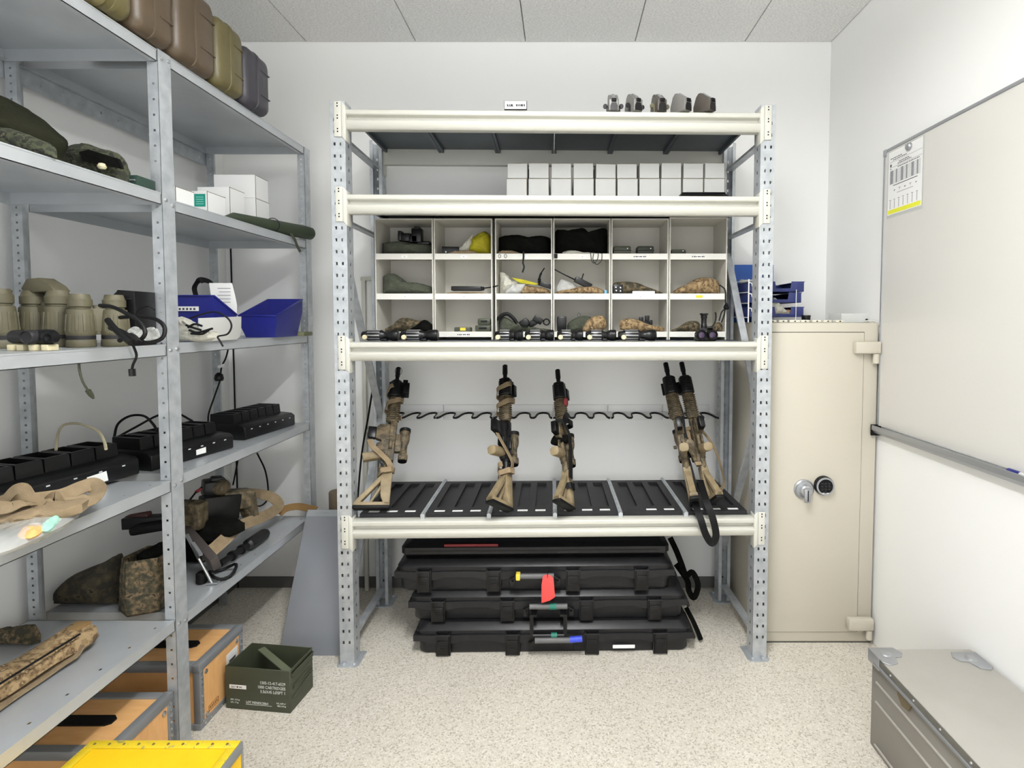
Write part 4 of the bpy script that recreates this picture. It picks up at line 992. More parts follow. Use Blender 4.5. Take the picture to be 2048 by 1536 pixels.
t = soft('brown_bag', 'brown camouflage bag with black strap in the right middle pigeonhole', 'bag', [(1345, 587), (1352, 576), (1370, 568), (1392, 555), (1410, 553), (1432, 556), (1448, 570), (1450, 587)], CY_ + .08, .10, M_dcamo, 17, zfloor=s2)
MB().tube(spline([W(1440, 570, CY_ + .01), W(1450, 580, CY_ - .008), W(1451, 600, CY_ - .010), W(1451, 615, CY_ - .012), W(1443, 625, CY_ - .012), W(1438, 642, CY_ - .012)], 6), .0035, 6).build('cord', M_rub, t, world=True)
MB().tube(spline([W(1451, 612, CY_ - .012), W(1448, 630, CY_ - .014), W(1443, 645, CY_ - .012)], 6), .0035, 6).build('cord', M_rub, t, world=True)
MB().pillow([(W(x, y, CY_).x, W(x, y, CY_).z) for x, y in ((1445, 616), (1448, 608), (1454, 608), (1456, 618), (1450, 621))], CY_ - .013, .02).build('cord_knot', M_rub, t, world=True)
# bottom row
soft('camo_bag', 'camouflage bag in the left bottom pigeonhole behind the night sights', 'bag', [(770, 664), (785, 650), (800, 638), (815, 637), (835, 642), (850, 642), (865, 650), (866, 664)], CY_ + .07, .12, M_pelt, 18, zfloor=s3)
soft('black_hood', 'dark fabric hood at the right of the left bottom pigeonhole', 'fabric', [(818, 664), (830, 652), (848, 640), (860, 646), (866, 652), (866, 664)], CY_ + .03, .07, M_darkf, 19, zfloor=s3)
t, w_, h_ = hardbox('battery_box', 'small dark green battery box with yellow label in the second bottom pigeonhole', 'battery', 908, 941, 657, 666, CY_ + .01, .05, M_olive, zf=s3, bev=.004)
MB().box((-.010, -.001, .006), (.016, -.0001, .02)).build('yellow_label', M_ytape, t)
for k, (y0, y1, x0) in enumerate(((652, 665, 950), (639, 652, 955))):
    t, w_, h_ = hardbox('battery_pouch', ['lower of two stacked dark battery pouches in the second bottom pigeonhole', 'upper of two stacked dark battery pouches in the second bottom pigeonhole'][k], 'pouch', x0, 981, y0, y1, CY_ + .02, .07, M_olive, zf=s3 + k * .033, group='stacked battery pouches in the bottom row', bev=.006)
    MB().box((-w_ * .5, -.002, h_ * .4), (w_ * .5, .0, h_ * .7)).build('slot', M_rub, t)
t = soft('olive_bag', 'green bag with black tube hose in the third bottom pigeonhole', 'bag', [(992, 664), (994, 645), (1003, 634), (1012, 636), (1025, 645), (1035, 655), (1060, 660), (1103, 660), (1103, 664)], CY_ + .06, .10, M_olf, 20, zfloor=s3)
MB().tube(spline([W(994, 640, CY_ + .02), W(1003, 631, CY_ + .02), W(1015, 628, CY_ + .02), W(1026, 636, CY_ + .02), W(1034, 647, CY_ + .02)], 6), .009, 8).build('hose', M_rub, t, world=True)
t = thing('night_goggles', 'black goggles lying on green cloth in the third bottom pigeonhole', 'goggles', W(1066, 656, CY_ + .05))
m = MB(); m.lathe([(.02, -.02), (.022, .02), (.018, .025)], 'Y', 16, T3(*W(1050, 646, CY_ + .02))); m.bar(W(1058, 652, CY_ + .04), W(1075, 640, CY_ + .04), .03, .03); m.bar(W(1068, 634, CY_ + .03), W(1084, 645, CY_ + .03), .028, .03); m.bar(W(1040, 650, CY_ + .04), W(1055, 640, CY_ + .04), .02, .03)
m.build('body', M_black, t, world=True, bev=.003)
MB().tube([W(1093 + 6 * math.cos(a), 644 + 6 * math.sin(a), CY_ + .02) for a in [k * PI / 6 for k in range(12)]], .0035, 6, closed=True).build('eye_ring', M_rub, t, world=True)
t, w_, h_ = hardbox('battery_pouch', 'black ribbed battery pouch at the left of the fourth bottom pigeonhole', 'pouch', 1114, 1133, 633, 664, CY_ + .02, .06, M_black, zf=s3, bev=.006)
t = soft('olive_bag', 'flat olive cloth case with wire loop in the fourth bottom pigeonhole', 'bag', [(1134, 664), (1136, 648), (1155, 635), (1178, 634), (1190, 645), (1190, 664)], CY_ + .08, .07, M_olf, 21, zfloor=s3)
MB().tube([W(1158 + 3 * math.cos(a), 630 + 4 * math.sin(a), CY_ + .08) for a in [k * PI / 6 for k in range(12)]], .0008, 5, closed=True).build('wire_loop', M_rub, t, world=True)
soft('brown_bag', 'tan and brown pouch in the fourth bottom pigeonhole, right of the olive case', 'bag', [(1165, 664), (1172, 645), (1185, 634), (1205, 632), (1212, 640), (1214, 652), (1200, 664)], CY_ + .03, .07, M_dcamo, 22, zfloor=s3)
soft('brown_bag', 'camouflage pouch sloping across the fifth bottom pigeonhole', 'bag', [(1240, 660), (1239, 645), (1252, 638), (1275, 640), (1300, 650), (1325, 655), (1334, 664), (1300, 664)], CY_ + .04, .08, M_dcamo, 23, zfloor=s3)
t = thing('sight_bracket', 'jagged black bracket behind the pouch in the fifth bottom pigeonhole', 'device', W(1285, 660, YC))
m = MB()
for x0, x1, y0, y1 in ((1272, 1300, 642, 661), (1278, 1286, 634, 645), (1290, 1298, 631, 645), (1296, 1304, 640, 655)):
    a = W(x0, y1, YC + .02); b = W(x1, y0, YC + .02); m.box((a.x, YC, a.z), (b.x, YC + .03, b.z))
m.build('body', M_black, t, world=True, bev=.003)
soft('brown_pouch', 'long brown pouch with red mark in the right bottom pigeonhole', 'pouch', [(1342, 664), (1355, 656), (1372, 645), (1390, 642), (1400, 648), (1400, 664)], CY_ + .04, .07, M_pelt, 24, zfloor=s3)
t = soft('brown_pouch', 'brown pouch end at the far right of the bottom right pigeonhole', 'pouch', [(1425, 664), (1428, 648), (1442, 646), (1446, 664)], CY_ + .04, .06, M_pelt, 25, zfloor=s3)

M_rib = mat('rib_highlight_metal', (150, 150, 150), .28, .7)  # pale metal stands in for the highlights on the ribs
# night sights lying in front
def sight(px0, px1, label, rz=0, Y=2.335, big=True, drop=0):
    a, b = W(px0, 668, Y).x, W(px1, 668, Y).x; L = b - a; zf = level_top(2)
    t = thing('night_sight', label, 'optical sight', (a, Y, zf), rz=rz, group='black night sights lying in front of the pigeonholes')
    r = .024; M_ = T3(0, 0, r + .002)
    MB().lathe([(.013, 0), (.017, .004), (.019, L * .12), (.023, L * .16), (.0235, L * .55), (.018, L * .6), (.016, L * .68), (.021, L * .74), (.0245, L * .82), (.0245, L * .97), (.021, L)], 'X', 20, M_).build('tube', M_black, t)
    tb_ = t.children[0]
    m = MB()
    for k in range(10):
        an = 2 * PI * k / 10; m.bar(M_ @ Vector((L * .18, .0235 * math.cos(an), .0235 * math.sin(an))), M_ @ Vector((L * .52, .0235 * math.cos(an), .0235 * math.sin(an))), .006, .004, up=(0, math.cos(an), math.sin(an)))
    m.build_each('rib', M_rib, tb_, bev=.001)
    m = MB()
    for k in range(6): m.lathe([(.0245, L * (.835 + .024 * k)), (.0256, L * (.84 + .024 * k)), (.0245, L * (.845 + .024 * k))], 'X', 20, M_)
    m.build('focus_ring', M_rub, t)
    MB().lathe([(.011, 0), (.011, -.018), (.008, -.021), (0, -.021)], 'Y', 14, T3(L * .13, -.012, .018)).build('battery_cap', mat('cream_knob', (206, 196, 160), .5), t)
    MB().box((L * .55, -.018, .001), (L * .7, .018, .012)).build('mount_foot', M_black, t, bev=.002)
sight(724, 797, 'leftmost night sight with bright ribbed barrel on the third deck')
sight(801, 876, 'night sight with large black rubber eyecup, second from the left', rz=.02)
sight(990, 1046, 'night sight just right of the gap in front of the second pigeonhole unit', rz=-.01)
sight(1050, 1108, 'night sight with ringed focus sleeve below the third bottom pigeonhole')
sight(1114, 1166, 'night sight left below the fourth bottom pigeonhole', rz=.02)
sight(1171, 1232, 'night sight below the pale pouch of the fourth bottom pigeonhole', rz=-.02)
sight(1236, 1312, 'rightmost night sight, standing in front of the fifth bottom pigeonhole', rz=.03)
t = thing('night_goggles', 'black twin-lens goggles with upright head mount at the right of the third deck', 'goggles', (W(1412, 668, 2.335).x, 2.335, level_top(2)))
for s in (-.024, .024):
    MB().lathe([(.02, .03), (.0225, .0), (.0225, -.025), (.019, -.03), (.016, -.027), (.014, -.018), (0, -.018)], 'Y', 24, T3(s, 0, .028)).build('lens_barrel', M_black, t)
    MB().lathe([(.0145, -.0185), (0, -.0215)], 'Y', 20, T3(s, 0, .028)).build('lens', M_glass, t)
MB().box((-.045, -.01, .0), (.045, .04, .02)).build('base', M_black, t, bev=.005)
m = MB(); m.box((-.03, .0, .045), (.03, .03, .058)); m.lathe([(.014, .055), (.014, .072), (.012, .075), (.012, .10), (.014, .103), (.014, .115), (.019, .118), (.019, .124)], 'Z', 18, T3(-.006, .015, 0)); m.box((.004, .0, .05), (.03, .02, .066)); m.build('head_mount', M_black, t, bev=.001)
MB().tube(spline([(.018, .01, .06), (.034, .01, .07), (.044, .01, .09), (.046, .01, .115), (.043, .01, .128)], 6), .0035, 8).build('boom', M_rub, t)

# ================================================================= on the safe
SZ = 1.501
t = thing('blue_folder', 'bright blue folder standing against the wall behind the letter trays', 'folder', (1.0, 2.86, SZ))
a, b = W(1452, 530, 2.86), W(1545, 530, 2.86)
MB().box((a.x, 2.845, SZ), (b.x, 2.858, a.z)).build('cover', M_blue, t, world=True, bev=.002)
zs = [W(1600, y, 2.55).z for y in (634, 605, 583)]
for k, z in enumerate(zs):
    t = thing('letter_tray', ['bottom dark blue letter tray in the wire stand on the safe', 'middle dark blue letter tray in the wire stand, holding plastic bags', 'top dark blue letter tray in the wire stand on the safe'][k], 'letter tray', (1.0, 2.57, z), group='dark blue letter trays on the safe')
    x0 = -.088; x1 = W([1607, 1602, 1607][k], 600, 2.57).x - 1.0; m = MB(); d = .25
    m.box((x0, 0, 0), (x1, d, .004)); m.box((x0, 0, .004), (x0 + .003, d, .048)); m.box((x1 - .003, 0, .004), (x1, d, .048)); m.box((x0, d - .003, .004), (x1, d, .048))
    m.prism([(x0, .0), (x1, .0), (x1, .05), (x1 - .06, .05), (x1 - .066, .016), (x1 - .135, .016), (x1 - .141, .05), (x0, .05)], -.003, 0, 'XZ')
    m.box((x0 - .002, -.004, .047), (x0 + .02, d, .050)); m.box((x1 - .02, 0, .047), (x1 + .006, d, .050))
    m.build('tray_body', M_tray2, t, bev=.001)
t = thing('wire_stand', 'white wire stand holding the dark blue letter trays on the safe', 'stand', (.95, 2.54, SZ))
m = MB(); X0, X1 = .9035, .9035; X2 = W(1596, 600, 2.54).x
for z in [q - .003 for q in zs] + [zs[2] + .055]:
    m.tube([(X0, 2.83, z + .006), (X0, 2.65, z + .002), (X1, 2.56, z)], .0022, 6)
m.tube([(X1, 2.556, SZ), (X1, 2.556, zs[2] + .06)], .0032, 8)
m.tube([(X2, 2.56, SZ), (X2, 2.56, zs[2] + .01)], .0016, 6); m.tube([(X2, 2.825, SZ), (X2, 2.825, zs[2])], .0016, 6)
for z in [q + .045 for q in zs]: m.tube([(X1, 2.556, z), (X1 + .014, 2.556, z - .004), (X1 + .017, 2.556, z - .018), (X1 + .03, 2.556, z - .021)], .0026, 6)
m.build_each('wire', M_label, t, world=True)
def psoft(name, label, cat, pts, Y, thick, m_, seed, zf): return soft(name, label, cat, pts, Y, thick, m_, seed, zfloor=zf, wr=.007)
psoft('clear_bag', 'clear plastic bag with white paper hanging out of the bottom letter tray', 'bag', [(1540, 628), (1540, 600), (1550, 592), (1558, 604), (1570, 616), (1580, 628)], 2.60, .05, M_polyw, 31, zs[0] + .005)
psoft('orange_bag', 'crumpled orange-brown packet in the bottom letter tray on the safe', 'packet', [(1560, 618), (1566, 607), (1580, 605), (1592, 612), (1594, 618)], 2.62, .07, mat('orange_brown_paper', (196, 140, 96), .7), 32, zs[0] + .005)
psoft('clear_bag', 'white and clear plastic sheet lying on the top letter tray', 'bag', [(1482, 566), (1480, 556), (1495, 555), (1514, 556), (1514, 562)], 2.72, .12, M_polyw, 33, zs[2] + .042)
t = thing('black_cup', 'small black cup on the safe beside the letter trays', 'cup', (W(1612, 633, 2.5).x, 2.5, SZ))
MB().lathe([(.014, 0), (.018, .003), (.021, .034), (.019, .034), (.016, .006), (0, .006)], 'Z', 20).build('cup_body', M_black, t)
pk = [(1544, 16), (1565, 17), (1588, 20), (1609, 18), (1632, 18), (1654, 17), (1678, 16)]
for k, (x, w_) in enumerate(pk):
    p = W(x, 640, 2.43)
    t = thing('battery_pack', 'small cream battery pack on the safe edge, ' + ['leftmost, beside the rack upright', 'second from the rack upright', 'third from the rack upright', 'in the middle of the row', 'just right of the black cup', 'second from the right end of the row', 'rightmost in the row'][k], 'battery', (p.x, 2.42, SZ), rz=random.uniform(-.15, .15), group='small packs along the front edge of the safe top')
    w2 = w_ / 2 * 2.43 / 1050
    MB().box((-w2, 0, 0), (w2, .03, .012)).build('pack', mat('cream_plastic', (214, 210, 196), .5), t, bev=.003)
    MB().box((-.003, -.0008, .003), (.004, .0, .008)).build('contact', M_gunblk, t)
t = thing('clear_box', 'low clear plastic box on the safe near the wall', 'box', (W(1712, 640, 2.5).x, 2.50, SZ))
m = MB(); m.box((-.07, 0, 0), (.068, .002, .042)); m.box((-.07, .12, 0), (.068, .122, .042)); m.box((-.07, .002, 0), (-.068, .12, .042)); m.box((.066, .002, 0), (.068, .12, .042)); m.box((-.068, .002, 0), (.066, .12, .002)); m.build('box_body', M_poly, t)
MB().lathe([(.006, 0), (.006, -.003), (0, -.004)], 'Y', 10, T3(.05, 0, .012)).build('clasp', M_gunblk, t)
t = MB().tube(spline([(1.425, 2.475, SZ + .006), (1.444, 2.445, SZ + .007), (1.4525, 2.42, SZ - .01), (1.4525, 2.403, 1.44), (1.4525, 2.402, 1.25), (1.4525, 2.403, 1.10), (1.4525, 2.403, 1.02)], 8), .004, 6).build('data_cable', mat('pale_grey_cable', (206, 204, 196), .5))
t['label'] = 'pale cable hanging between the safe and the whiteboard'; t['category'] = 'cable'

# ================================================================= left shelving contents
# five hard cases on the top shelf
def hard_case(px0, px1, z1, m_, label, x1=-1.285, z0=2.397, d=.36):
    ya, yb = onx(px0, 200, x1).y + .002, onx(px1, 200, x1).y - .002
    t = thing('hard_case', label, 'case', (x1, ya, z0), group='rounded hard cases on the top shelf')
    L = yb - ya; h = z1 - z0; s = L * .46
    def half(a, b, nm, r):
        m = MB(); R = []
        for k, (q, ins) in enumerate(((a, .02 if nm == 'base_shell' else 0), (a + .012, .006 if nm == 'base_shell' else 0), (a + .03, 0), (b - .03, 0), (b - .012, .006 if nm != 'base_shell' else 0), (b, .02 if nm != 'base_shell' else 0))):
            ring = []
            for cx, cz, a0 in ((-r - ins, h - r - ins, 0), (-d + r + ins, h - r - ins, .5 * PI), (-d + r + ins, r + ins, PI), (-r - ins, r + ins, 1.5 * PI)):
                for j in range(6): an = a0 + j * PI / 10; ring.append(Vector((cx + r * math.cos(an), q, cz + r * math.sin(an))))
            R.append(ring)
        m.rings(R).build(nm, m_, t, smooth=50)
    half(0, s - .001, 'base_shell', .035); half(s + .001, L, 'lid_shell', .035)
    m = MB()
    for q in (s - .006, s + .006): 
        ring = []
    R = []
    for q, e in ((s - .009, 0), (s - .007, .004), (s + .007, .004), (s + .009, 0)):
        ring = []; r = .036
        for cx, cz, a0 in ((-r + e, h - r + min(e, .002), 0), (-d + r, h - r + min(e, .002), .5 * PI), (-d + r, r - 0, PI), (-r + e, r - 0, 1.5 * PI)):
            for j in range(6): an = a0 + j * PI / 10; ring.append(Vector((cx + (r) * math.cos(an), q, cz + (r) * math.sin(an))))
        R.append(ring)
    m.rings(R)
    for zz in (h * .3, h * .72):
        m.box((-.02, s + .02, zz), (.002, L - .012, zz + .004))
    m.build('rim', m_, t, smooth=50)
    for zz in (): MB().box((-.004, s - .022, zz), (.007, s + .022, zz + .028)).build('latch', m_, t, bev=.003)
hard_case(205, 278, 2.66, M_c_ol, 'olive hard case on the top left shelf, nearest the camera')
hard_case(279, 357, 2.67, M_c_br, 'brown hard case second along the top left shelf, narrower of the two brown ones')
hard_case(358, 438, 2.675, M_c_br, 'wide brown hard case in the middle of the top left shelf')
hard_case(439, 493, 2.66, M_c_ol, 'olive hard case between the brown and the charcoal one on the top shelf')
hard_case(494, 543, 2.64, M_c_bk, 'charcoal hard case at the far end of the top left shelf')

# second shelf
z = 1.9305
t = soft('dark_hood', 'dark green fabric hood on the second left shelf at the picture edge', 'hood', [(-60, 334), (-60, 200), (-30, 185), (0, 190), (30, 204), (60, 228), (85, 252), (104, 274), (104, 290), (96, 310), (90, 334)], 1.46, .22, mat('dark_green_fabric', (36, 37, 25), .95, spec=.1, col2=(25, 25, 18), scale=16, bump=.3, bscale=100), 41, zfloor=z)
soft('camo_sleeve', 'camouflage fabric under the dark hood on the second left shelf', 'fabric', [(-40, 334), (-40, 290), (0, 272), (40, 280), (80, 296), (105, 308), (115, 334)], 1.38, .06, M_camo2, 42, zfloor=z)
t = soft('camo_bag', 'green camouflage bag lying open on the second left shelf', 'bag', [(112, 376), (116, 322), (135, 304), (168, 293), (200, 302), (235, 312), (248, 326), (256, 350), (258, 376)], 1.65, .10, M_camo2, 43, zfloor=z)
MB().prism([(W(x, y, 1.60).x, W(x, y, 1.60).z) for x, y in ((160, 305), (180, 300), (238, 318), (246, 338), (215, 332), (170, 322))], 1.595, 1.605, 'XZ').build('dark_opening', M_darkf, t, world=True)
MB().lathe([(.008, 0), (.012, .006), (.008, .016), (0, .018)], 'Z', 10, T3(*W(204, 338, 1.59))).build('cream_toggle', mat('cream_knob', (206, 196, 160), .5), t, world=True)
t = thing('green_folder', 'flat dark green plastic folder beside the camouflage bag', 'folder', W(292, 375, 1.70))
a, b = W(262, 378, 1.69), W(330, 378, 1.69)
a.x = -1.372; b.x = -1.328
MB().box((a.x, 1.66, z), (b.x, 1.735, z + .034)).build('cover', mat('dark_green_plastic', (38, 58, 50), .4), t, world=True, bev=.003)
MB().box((a.x + .006, 1.657, z + .016), (b.x - .006, 1.66, z + .020)).build('edge', M_alu, t, world=True)
def cbox(label, pxc, X, py_t, px_e, zb=1.9185, w_=.16, zt=None, name='white_carton', tilt=0):
    Y0 = X * 1050 / (pxc - 1125); Y0 = onx(pxc, 400, X).y; Y1 = onx(px_e, 400, X).y
    z1 = onx(pxc, py_t, X).z if zt is None else zt
    t = thing(name, label, 'box', (X, Y0, zb), rz=tilt, group='white cartons on the far left shelf')
    MB().box((-w_, 0, 0), (0, Y1 - Y0, z1 - zb)).build('carton_body', M_label, t, bev=.0015, seg=1)
    e = MB(); e.box((-.0015, -.0007, 0), (.0007, 0, z1 - zb)); e.box((-.0005, 0, z1 - zb - .003), (.0006, Y1 - Y0, z1 - zb - .001)); e.build('flap_edge', M_edge, t)
    return t, Y1 - Y0, z1 - zb
cbox('small white carton right behind the middle upright on the second shelf', 352, -1.38, 372, 388, w_=.10)
t, L, h = cbox('white carton with teal square label on the second shelf', 415, -1.42, 382, 451, w_=.09)
MB().box((-.052, -.0012, h - .062), (-.008, -.0007, h - .012)).build('teal_label', M_teal, t)
tm = MB()
for k in range(4): tm.box((-.045, -.0018, h - .026 - k * .009), (-.015, -.0012, h - .023 - k * .009))
tm.build('label_lines', mat('pale_teal', (130, 196, 184), .6), t)
t, L, h = cbox('white carton with faint printed square, behind the teal-labelled one', 460, -1.43, 374, 489, w_=.14)
pm = MB(); pm.box((-.06, -.0012, .05), (-.02, -.0007, .052)); pm.box((-.06, -.0012, .12), (-.02, -.0007, .122)); pm.box((-.06, -.0012, .05), (-.058, -.0007, .122)); pm.box((-.022, -.0012, .05), (-.02, -.0007, .122)); pm.build('printed_square', mat('faint_print', (190, 170, 170), .8), t)
_, L, h = cbox('lower white carton of the tall pair at the far end of the second shelf', 512, -1.42, 396, 538, w_=.16)
cbox('upper white carton of the tall pair at the far end of the second shelf', 512, -1.42, 350, 538, zb=1.9185 + h + .001, w_=.19, tilt=.03)
t = thing('rolled_mat', 'dark green rolled mat overhanging the end of the second shelf', 'mat', (-1.40, 2.40, 1.919))
MB().tube([(-1.395, 2.19, 1.932), (-1.390, 2.24, 1.944), (-1.365, 2.45, 1.950), (-1.300, 2.66, 1.954), (-1.286, 2.700, 1.953), (-1.283, 2.712, 1.953)], [.010, .022, .030, .033, .031, .02], 18).build('roll', mat('dark_green_nylon', (52, 62, 44), .6, col2=(44, 54, 38), scale=12, bump=.1, bscale=60), t, world=True)
MB().tube([(-1.355 + .033 * math.cos(a), 2.475, 1.955 + .033 * math.sin(a)) for a in [k * PI / 8 for k in range(16)]], .002, 5, closed=True).build('tie', M_rub, t, world=True)
MB().ribbon(spline([(-1.312, 2.55, 1.935), (-1.300, 2.57, 1.90), (-1.304, 2.60, 1.875), (-1.30, 2.62, 1.85)], 5), .015, .002, (1, -.3, 0)).build('tie_strap', M_olive, t, world=True)

# third shelf
zb = 1.4305
def binocular(px, Y, label, rz=0, s=1., cup=True):
    p = W(px, 690, Y)
    t = thing('binoculars', label, 'binoculars', (p.x, Y, zb), rz=rz, group='olive rubber binoculars on the third shelf')
    for q in (-.042, .042):
        Mq = T3(q * s, 0, 0)
        MB().lathe([(r * s, h * s) for r, h in ((.036, 0), (.038, .003), (.037, .022), (.0355, .024), (.0355, .038), (.037, .04), (.039, .05), (.034, .115), (.033, .12), (.028, .122))], 'Z', 24, Mq).build('objective_barrel', M_binoc, t)
        m = MB()
        for k in range(12):
            an = 2 * PI * k / 12 + .2; m.bar(Mq @ Vector((.0375 * s * math.cos(an), .0375 * s * math.sin(an), .052 * s)), Mq @ Vector((.0335 * s * math.cos(an), .0335 * s * math.sin(an), .105 * s)), .008, .006, up=(math.cos(an), math.sin(an), 0))
        m.build('grip_ribs', M_binoc, t, bev=.001)
        MB().lathe([(r * s, h * s) for r, h in ((.026, .118), (.027, .128), (.031, .13), (.031, .152), (.028, .155), (.024, .17), (.022, .17), (.020, .16), (0, .158))], 'Z', 22, Mq).build('eyepiece', M_binoc, t)
        MB().lathe([(.0362 * s, .025 * s), (.0362 * s, .037 * s)], 'Z', 24, Mq).build('dark_band', M_tray, t)
    m = MB(); m.box((-.02 * s, -.014 * s, .05 * s), (.02 * s, .014 * s, .125 * s)); m.lathe([(.012 * s, .04 * s), (.012 * s, .135 * s)], 'Z', 12); m.build('hinge_bridge', M_binoc, t, bev=.003)
    return t
binocular(-30, 1.50, 'olive binoculars cut off by the left picture edge on the third shelf', rz=.1, s=1.0)
bt_ = binocular(95, 1.60, 'olive binoculars with raised eyecup flap, second from the left edge', rz=-.1, s=1.0)
MB().prism([(-.045, .162), (-.06, .175), (-.04, .205), (.0, .208), (.04, .185), (.055, .168)], -.02, .03, 'XZ').build('eyecup_flap', M_binoc, bt_, bev=.004)
MB().ribbon(spline([(-.06, -.045, .17), (-.078, -.05, .13), (-.088, -.055, .07), (-.075, -.055, .05), (-.03, -.05, .045)], 6), .012, .003, (0, -1, 0)).build('neck_strap', M_binoc, bt_)
binocular(198, 1.595, 'olive ribbed binoculars standing left of the tangled black cables', rz=.8, s=.93)
t = thing('sight_tube', 'short black sight with grey lens lying in front of the binoculars', 'optical sight', (W(70, 680, 1.40).x, 1.40, zb))
MB().lathe([(.016, -.06), (.018, -.055), (.018, .0), (.020, .01), (.020, .045), (.017, .05)], 'X', 20, T3(0, 0, .036)).build('tube', M_black, t)
MB().lathe([(.018, 0), (.019, -.02), (.016, -.026), (.015, -.022), (0, -.020)], 'Y', 20, T3(.012, -.01, .036)).build('lens_cap', M_tray, t)
MB().lathe([(.014, 0), (.014, -.018), (.010, -.019), (0, -.012)], 'Y', 18, T3(.058, -.005, .034)).build('end_cap', M_rub, t)
m = MB()
for x in (-.045, -.02, .012, .045): m.box((x - .009, -.022, 0), (x + .009, .01, .016))
m.build('mount_base', mat('cream_knob', (206, 196, 160), .5), t, bev=.002)
t = thing('black_case', 'black zip case at the far end of the near bay on the third shelf', 'case', (-1.45, 1.66, zb))
a = W(205, 600, 1.66).x; m = MB()
m.prism([(a, zb), (-1.345, zb), (-1.345, zb + .172), (-1.40, zb + .176), (a + .05, zb + .172), (a + .01, zb + .135), (a, zb + .12)], 1.655, 1.74, 'XZ'); m.build('case_body', M_black, t, world=True, bev=.008)
MB().box((a + .03, 1.65, zb + .145), (-1.355, 1.656, zb + .15)).build('zip', M_tray, t, world=True)
def cable(name, label, pts, r, m_, n=8, cat='cable', ends=()):
    c = MB().tube(spline(pts, n), r, 8).build(name, m_)
    c['label'] = label; c['category'] = cat
    for e in ends: e.parent = c
    return c
t = thing('cable_bundle', 'tangle of black cables with a plug hanging over the third shelf edge', 'cable', (-1.36, 1.55, zb))
for pts, r in (([W(200, 611, 1.50), W(225, 614, 1.48), W(255, 628, 1.47), W(280, 645, 1.46), W(290, 668, 1.45), W(270, 684, 1.45), W(240, 672, 1.45)], .0055),
               ([W(240, 635, 1.55), W(270, 633, 1.52), W(310, 638, 1.50), W(329, 655, 1.49), W(322, 678, 1.48), W(285, 686, 1.47), W(258, 676, 1.46)], .0055),
               ([W(215, 640, 1.46), W(232, 660, 1.44), W(262, 686, 1.42)], .008), ([W(222, 655, 1.46), W(250, 668, 1.44), W(276, 686, 1.43)], .008),
               ([W(268, 634, 1.58), W(280, 618, 1.58), W(297, 613, 1.58), W(310, 620, 1.58)], .002),
               ([W(238, 682, 1.44), W(262, 670, 1.44), W(282, 686, 1.44)], .006)):
    MB().tube(spline(pts, 8), r, 8).build('cable', M_rub, t, world=True)
Xh = -1.305
MB().tube(spline([onx(262, 683, Xh), onx(268, 695, Xh), onx(273, 712, Xh), onx(266, 730, Xh), onx(264, 742, Xh)], 6), .0035, 8).build('hanging_cable', M_rub, t, world=True)
MB().tube([onx(264, 738, Xh), onx(265, 752, Xh)], .009, 8).build('plug', M_black, t, world=True)
for x, y in ((268, 668), (300, 668)): 
    MB().pillow([(W(x + dx, y + dy, 1.52).x, max(zb + .002, W(x + dx, y + dy, 1.52).z)) for dx, dy in ((-14, 10), (-12, -8), (4, -14), (16, -8), (20, 8), (8, 14))], 1.52, .012, wr=.009, seed=x).build('plastic_pouch', M_poly, t, world=True)
c = cable('hanging_cable', 'thin olive cable with plug hanging below the third shelf', [onx(157, 712, -1.34), onx(159, 740, -1.34), onx(165, 762, -1.34), onx(174, 778, -1.34), onx(181, 788, -1.34)], .003, M_olive)
MB().tube([onx(176, 781, -1.34), onx(183, 791, -1.34), onx(187, 797, -1.34)], [.007, .006, .003], 8).build('plug', M_olive, c)
# blue bins
zf = 1.4335
def bin_(label, x0, x1, y0, y1, z_near, z_far, name='storage_bin'):
    t = thing(name, label, 'bin', (x1, y0, zf), group='navy blue storage bins'); m = MB(); e = .02; w_ = .004
    B0 = [(x0 + e, y0 + e, zf), (x1 - e, y0 + e, zf), (x1 - e, y1 - e, zf), (x0 + e, y1 - e, zf)]
    T0 = [(x0, y0, z_near), (x1, y0, z_near), (x1, y1, z_far), (x0, y1, z_far)]
    ins = lambda P, k, dz: [Vector((x + (k if x < (x0 + x1) / 2 else -k), y + (k if y < (y0 + y1) / 2 else -k), z + dz)) for x, y, z in P]
    m.rings([[Vector(q) for q in B0], ins([(a[0] * .5 + b[0] * .5, a[1] * .5 + b[1] * .5, a[2] * .35 + b[2] * .65) for a, b in zip(B0, T0)], -.009, 0), [Vector(q) for q in T0], ins(T0, w_, 0), ins(B0, w_, w_)], cap=True)
    m.build('bin_body', M_navy, t, world=True, smooth=20)
    r = MB(); 
    for a, b in zip(T0, T0[1:] + T0[:1]): r.bar(a, b, .008, .006)
    r.build('rim', M_navy, t, world=True, bev=.001)
    return t
t = bin_('navy blue storage bin with white strip label behind the white panel on the third shelf', -1.50, -1.345, 2.03, 2.17, zf + .172, zf + .10)
MB().box((-1.50, 2.026, W(380, 622, 2.03).z), (W(398, 620, 2.03).x, 2.029, W(380, 613, 2.03).z)).build('strip_label', M_label, t, world=True)
m = MB()
for k in range(5): m.box((-1.478 + k * .014, 2.0255, W(380, 620, 2.03).z), (-1.470 + k * .014, 2.026, W(380, 616, 2.03).z))
m.build('label_print', M_ink, t, world=True)
bin_('empty navy blue storage bin at the far end of the third shelf', -1.455, -1.285, 2.36, 2.60, zf + .098, zf + .18)
t = thing('plastic_sheet', 'white plastic panel with rounded corner leaning on the blue bin', 'panel', (-1.31, 2.0, zf))
q0, q1, q2 = onx(398, 640, -1.312), onx(482, 633, -1.312), onx(482, 676, -1.312)
MB().prism([(q0.y, zf), (q2.y - .03, zf), (q2.y - .008, zf + .012), (q2.y, zf + .035), (q1.y, q1.z), (q0.y, zf + .085)], -1.316, -1.310, 'YZ').build('panel', M_white, t, world=True, bev=.001)
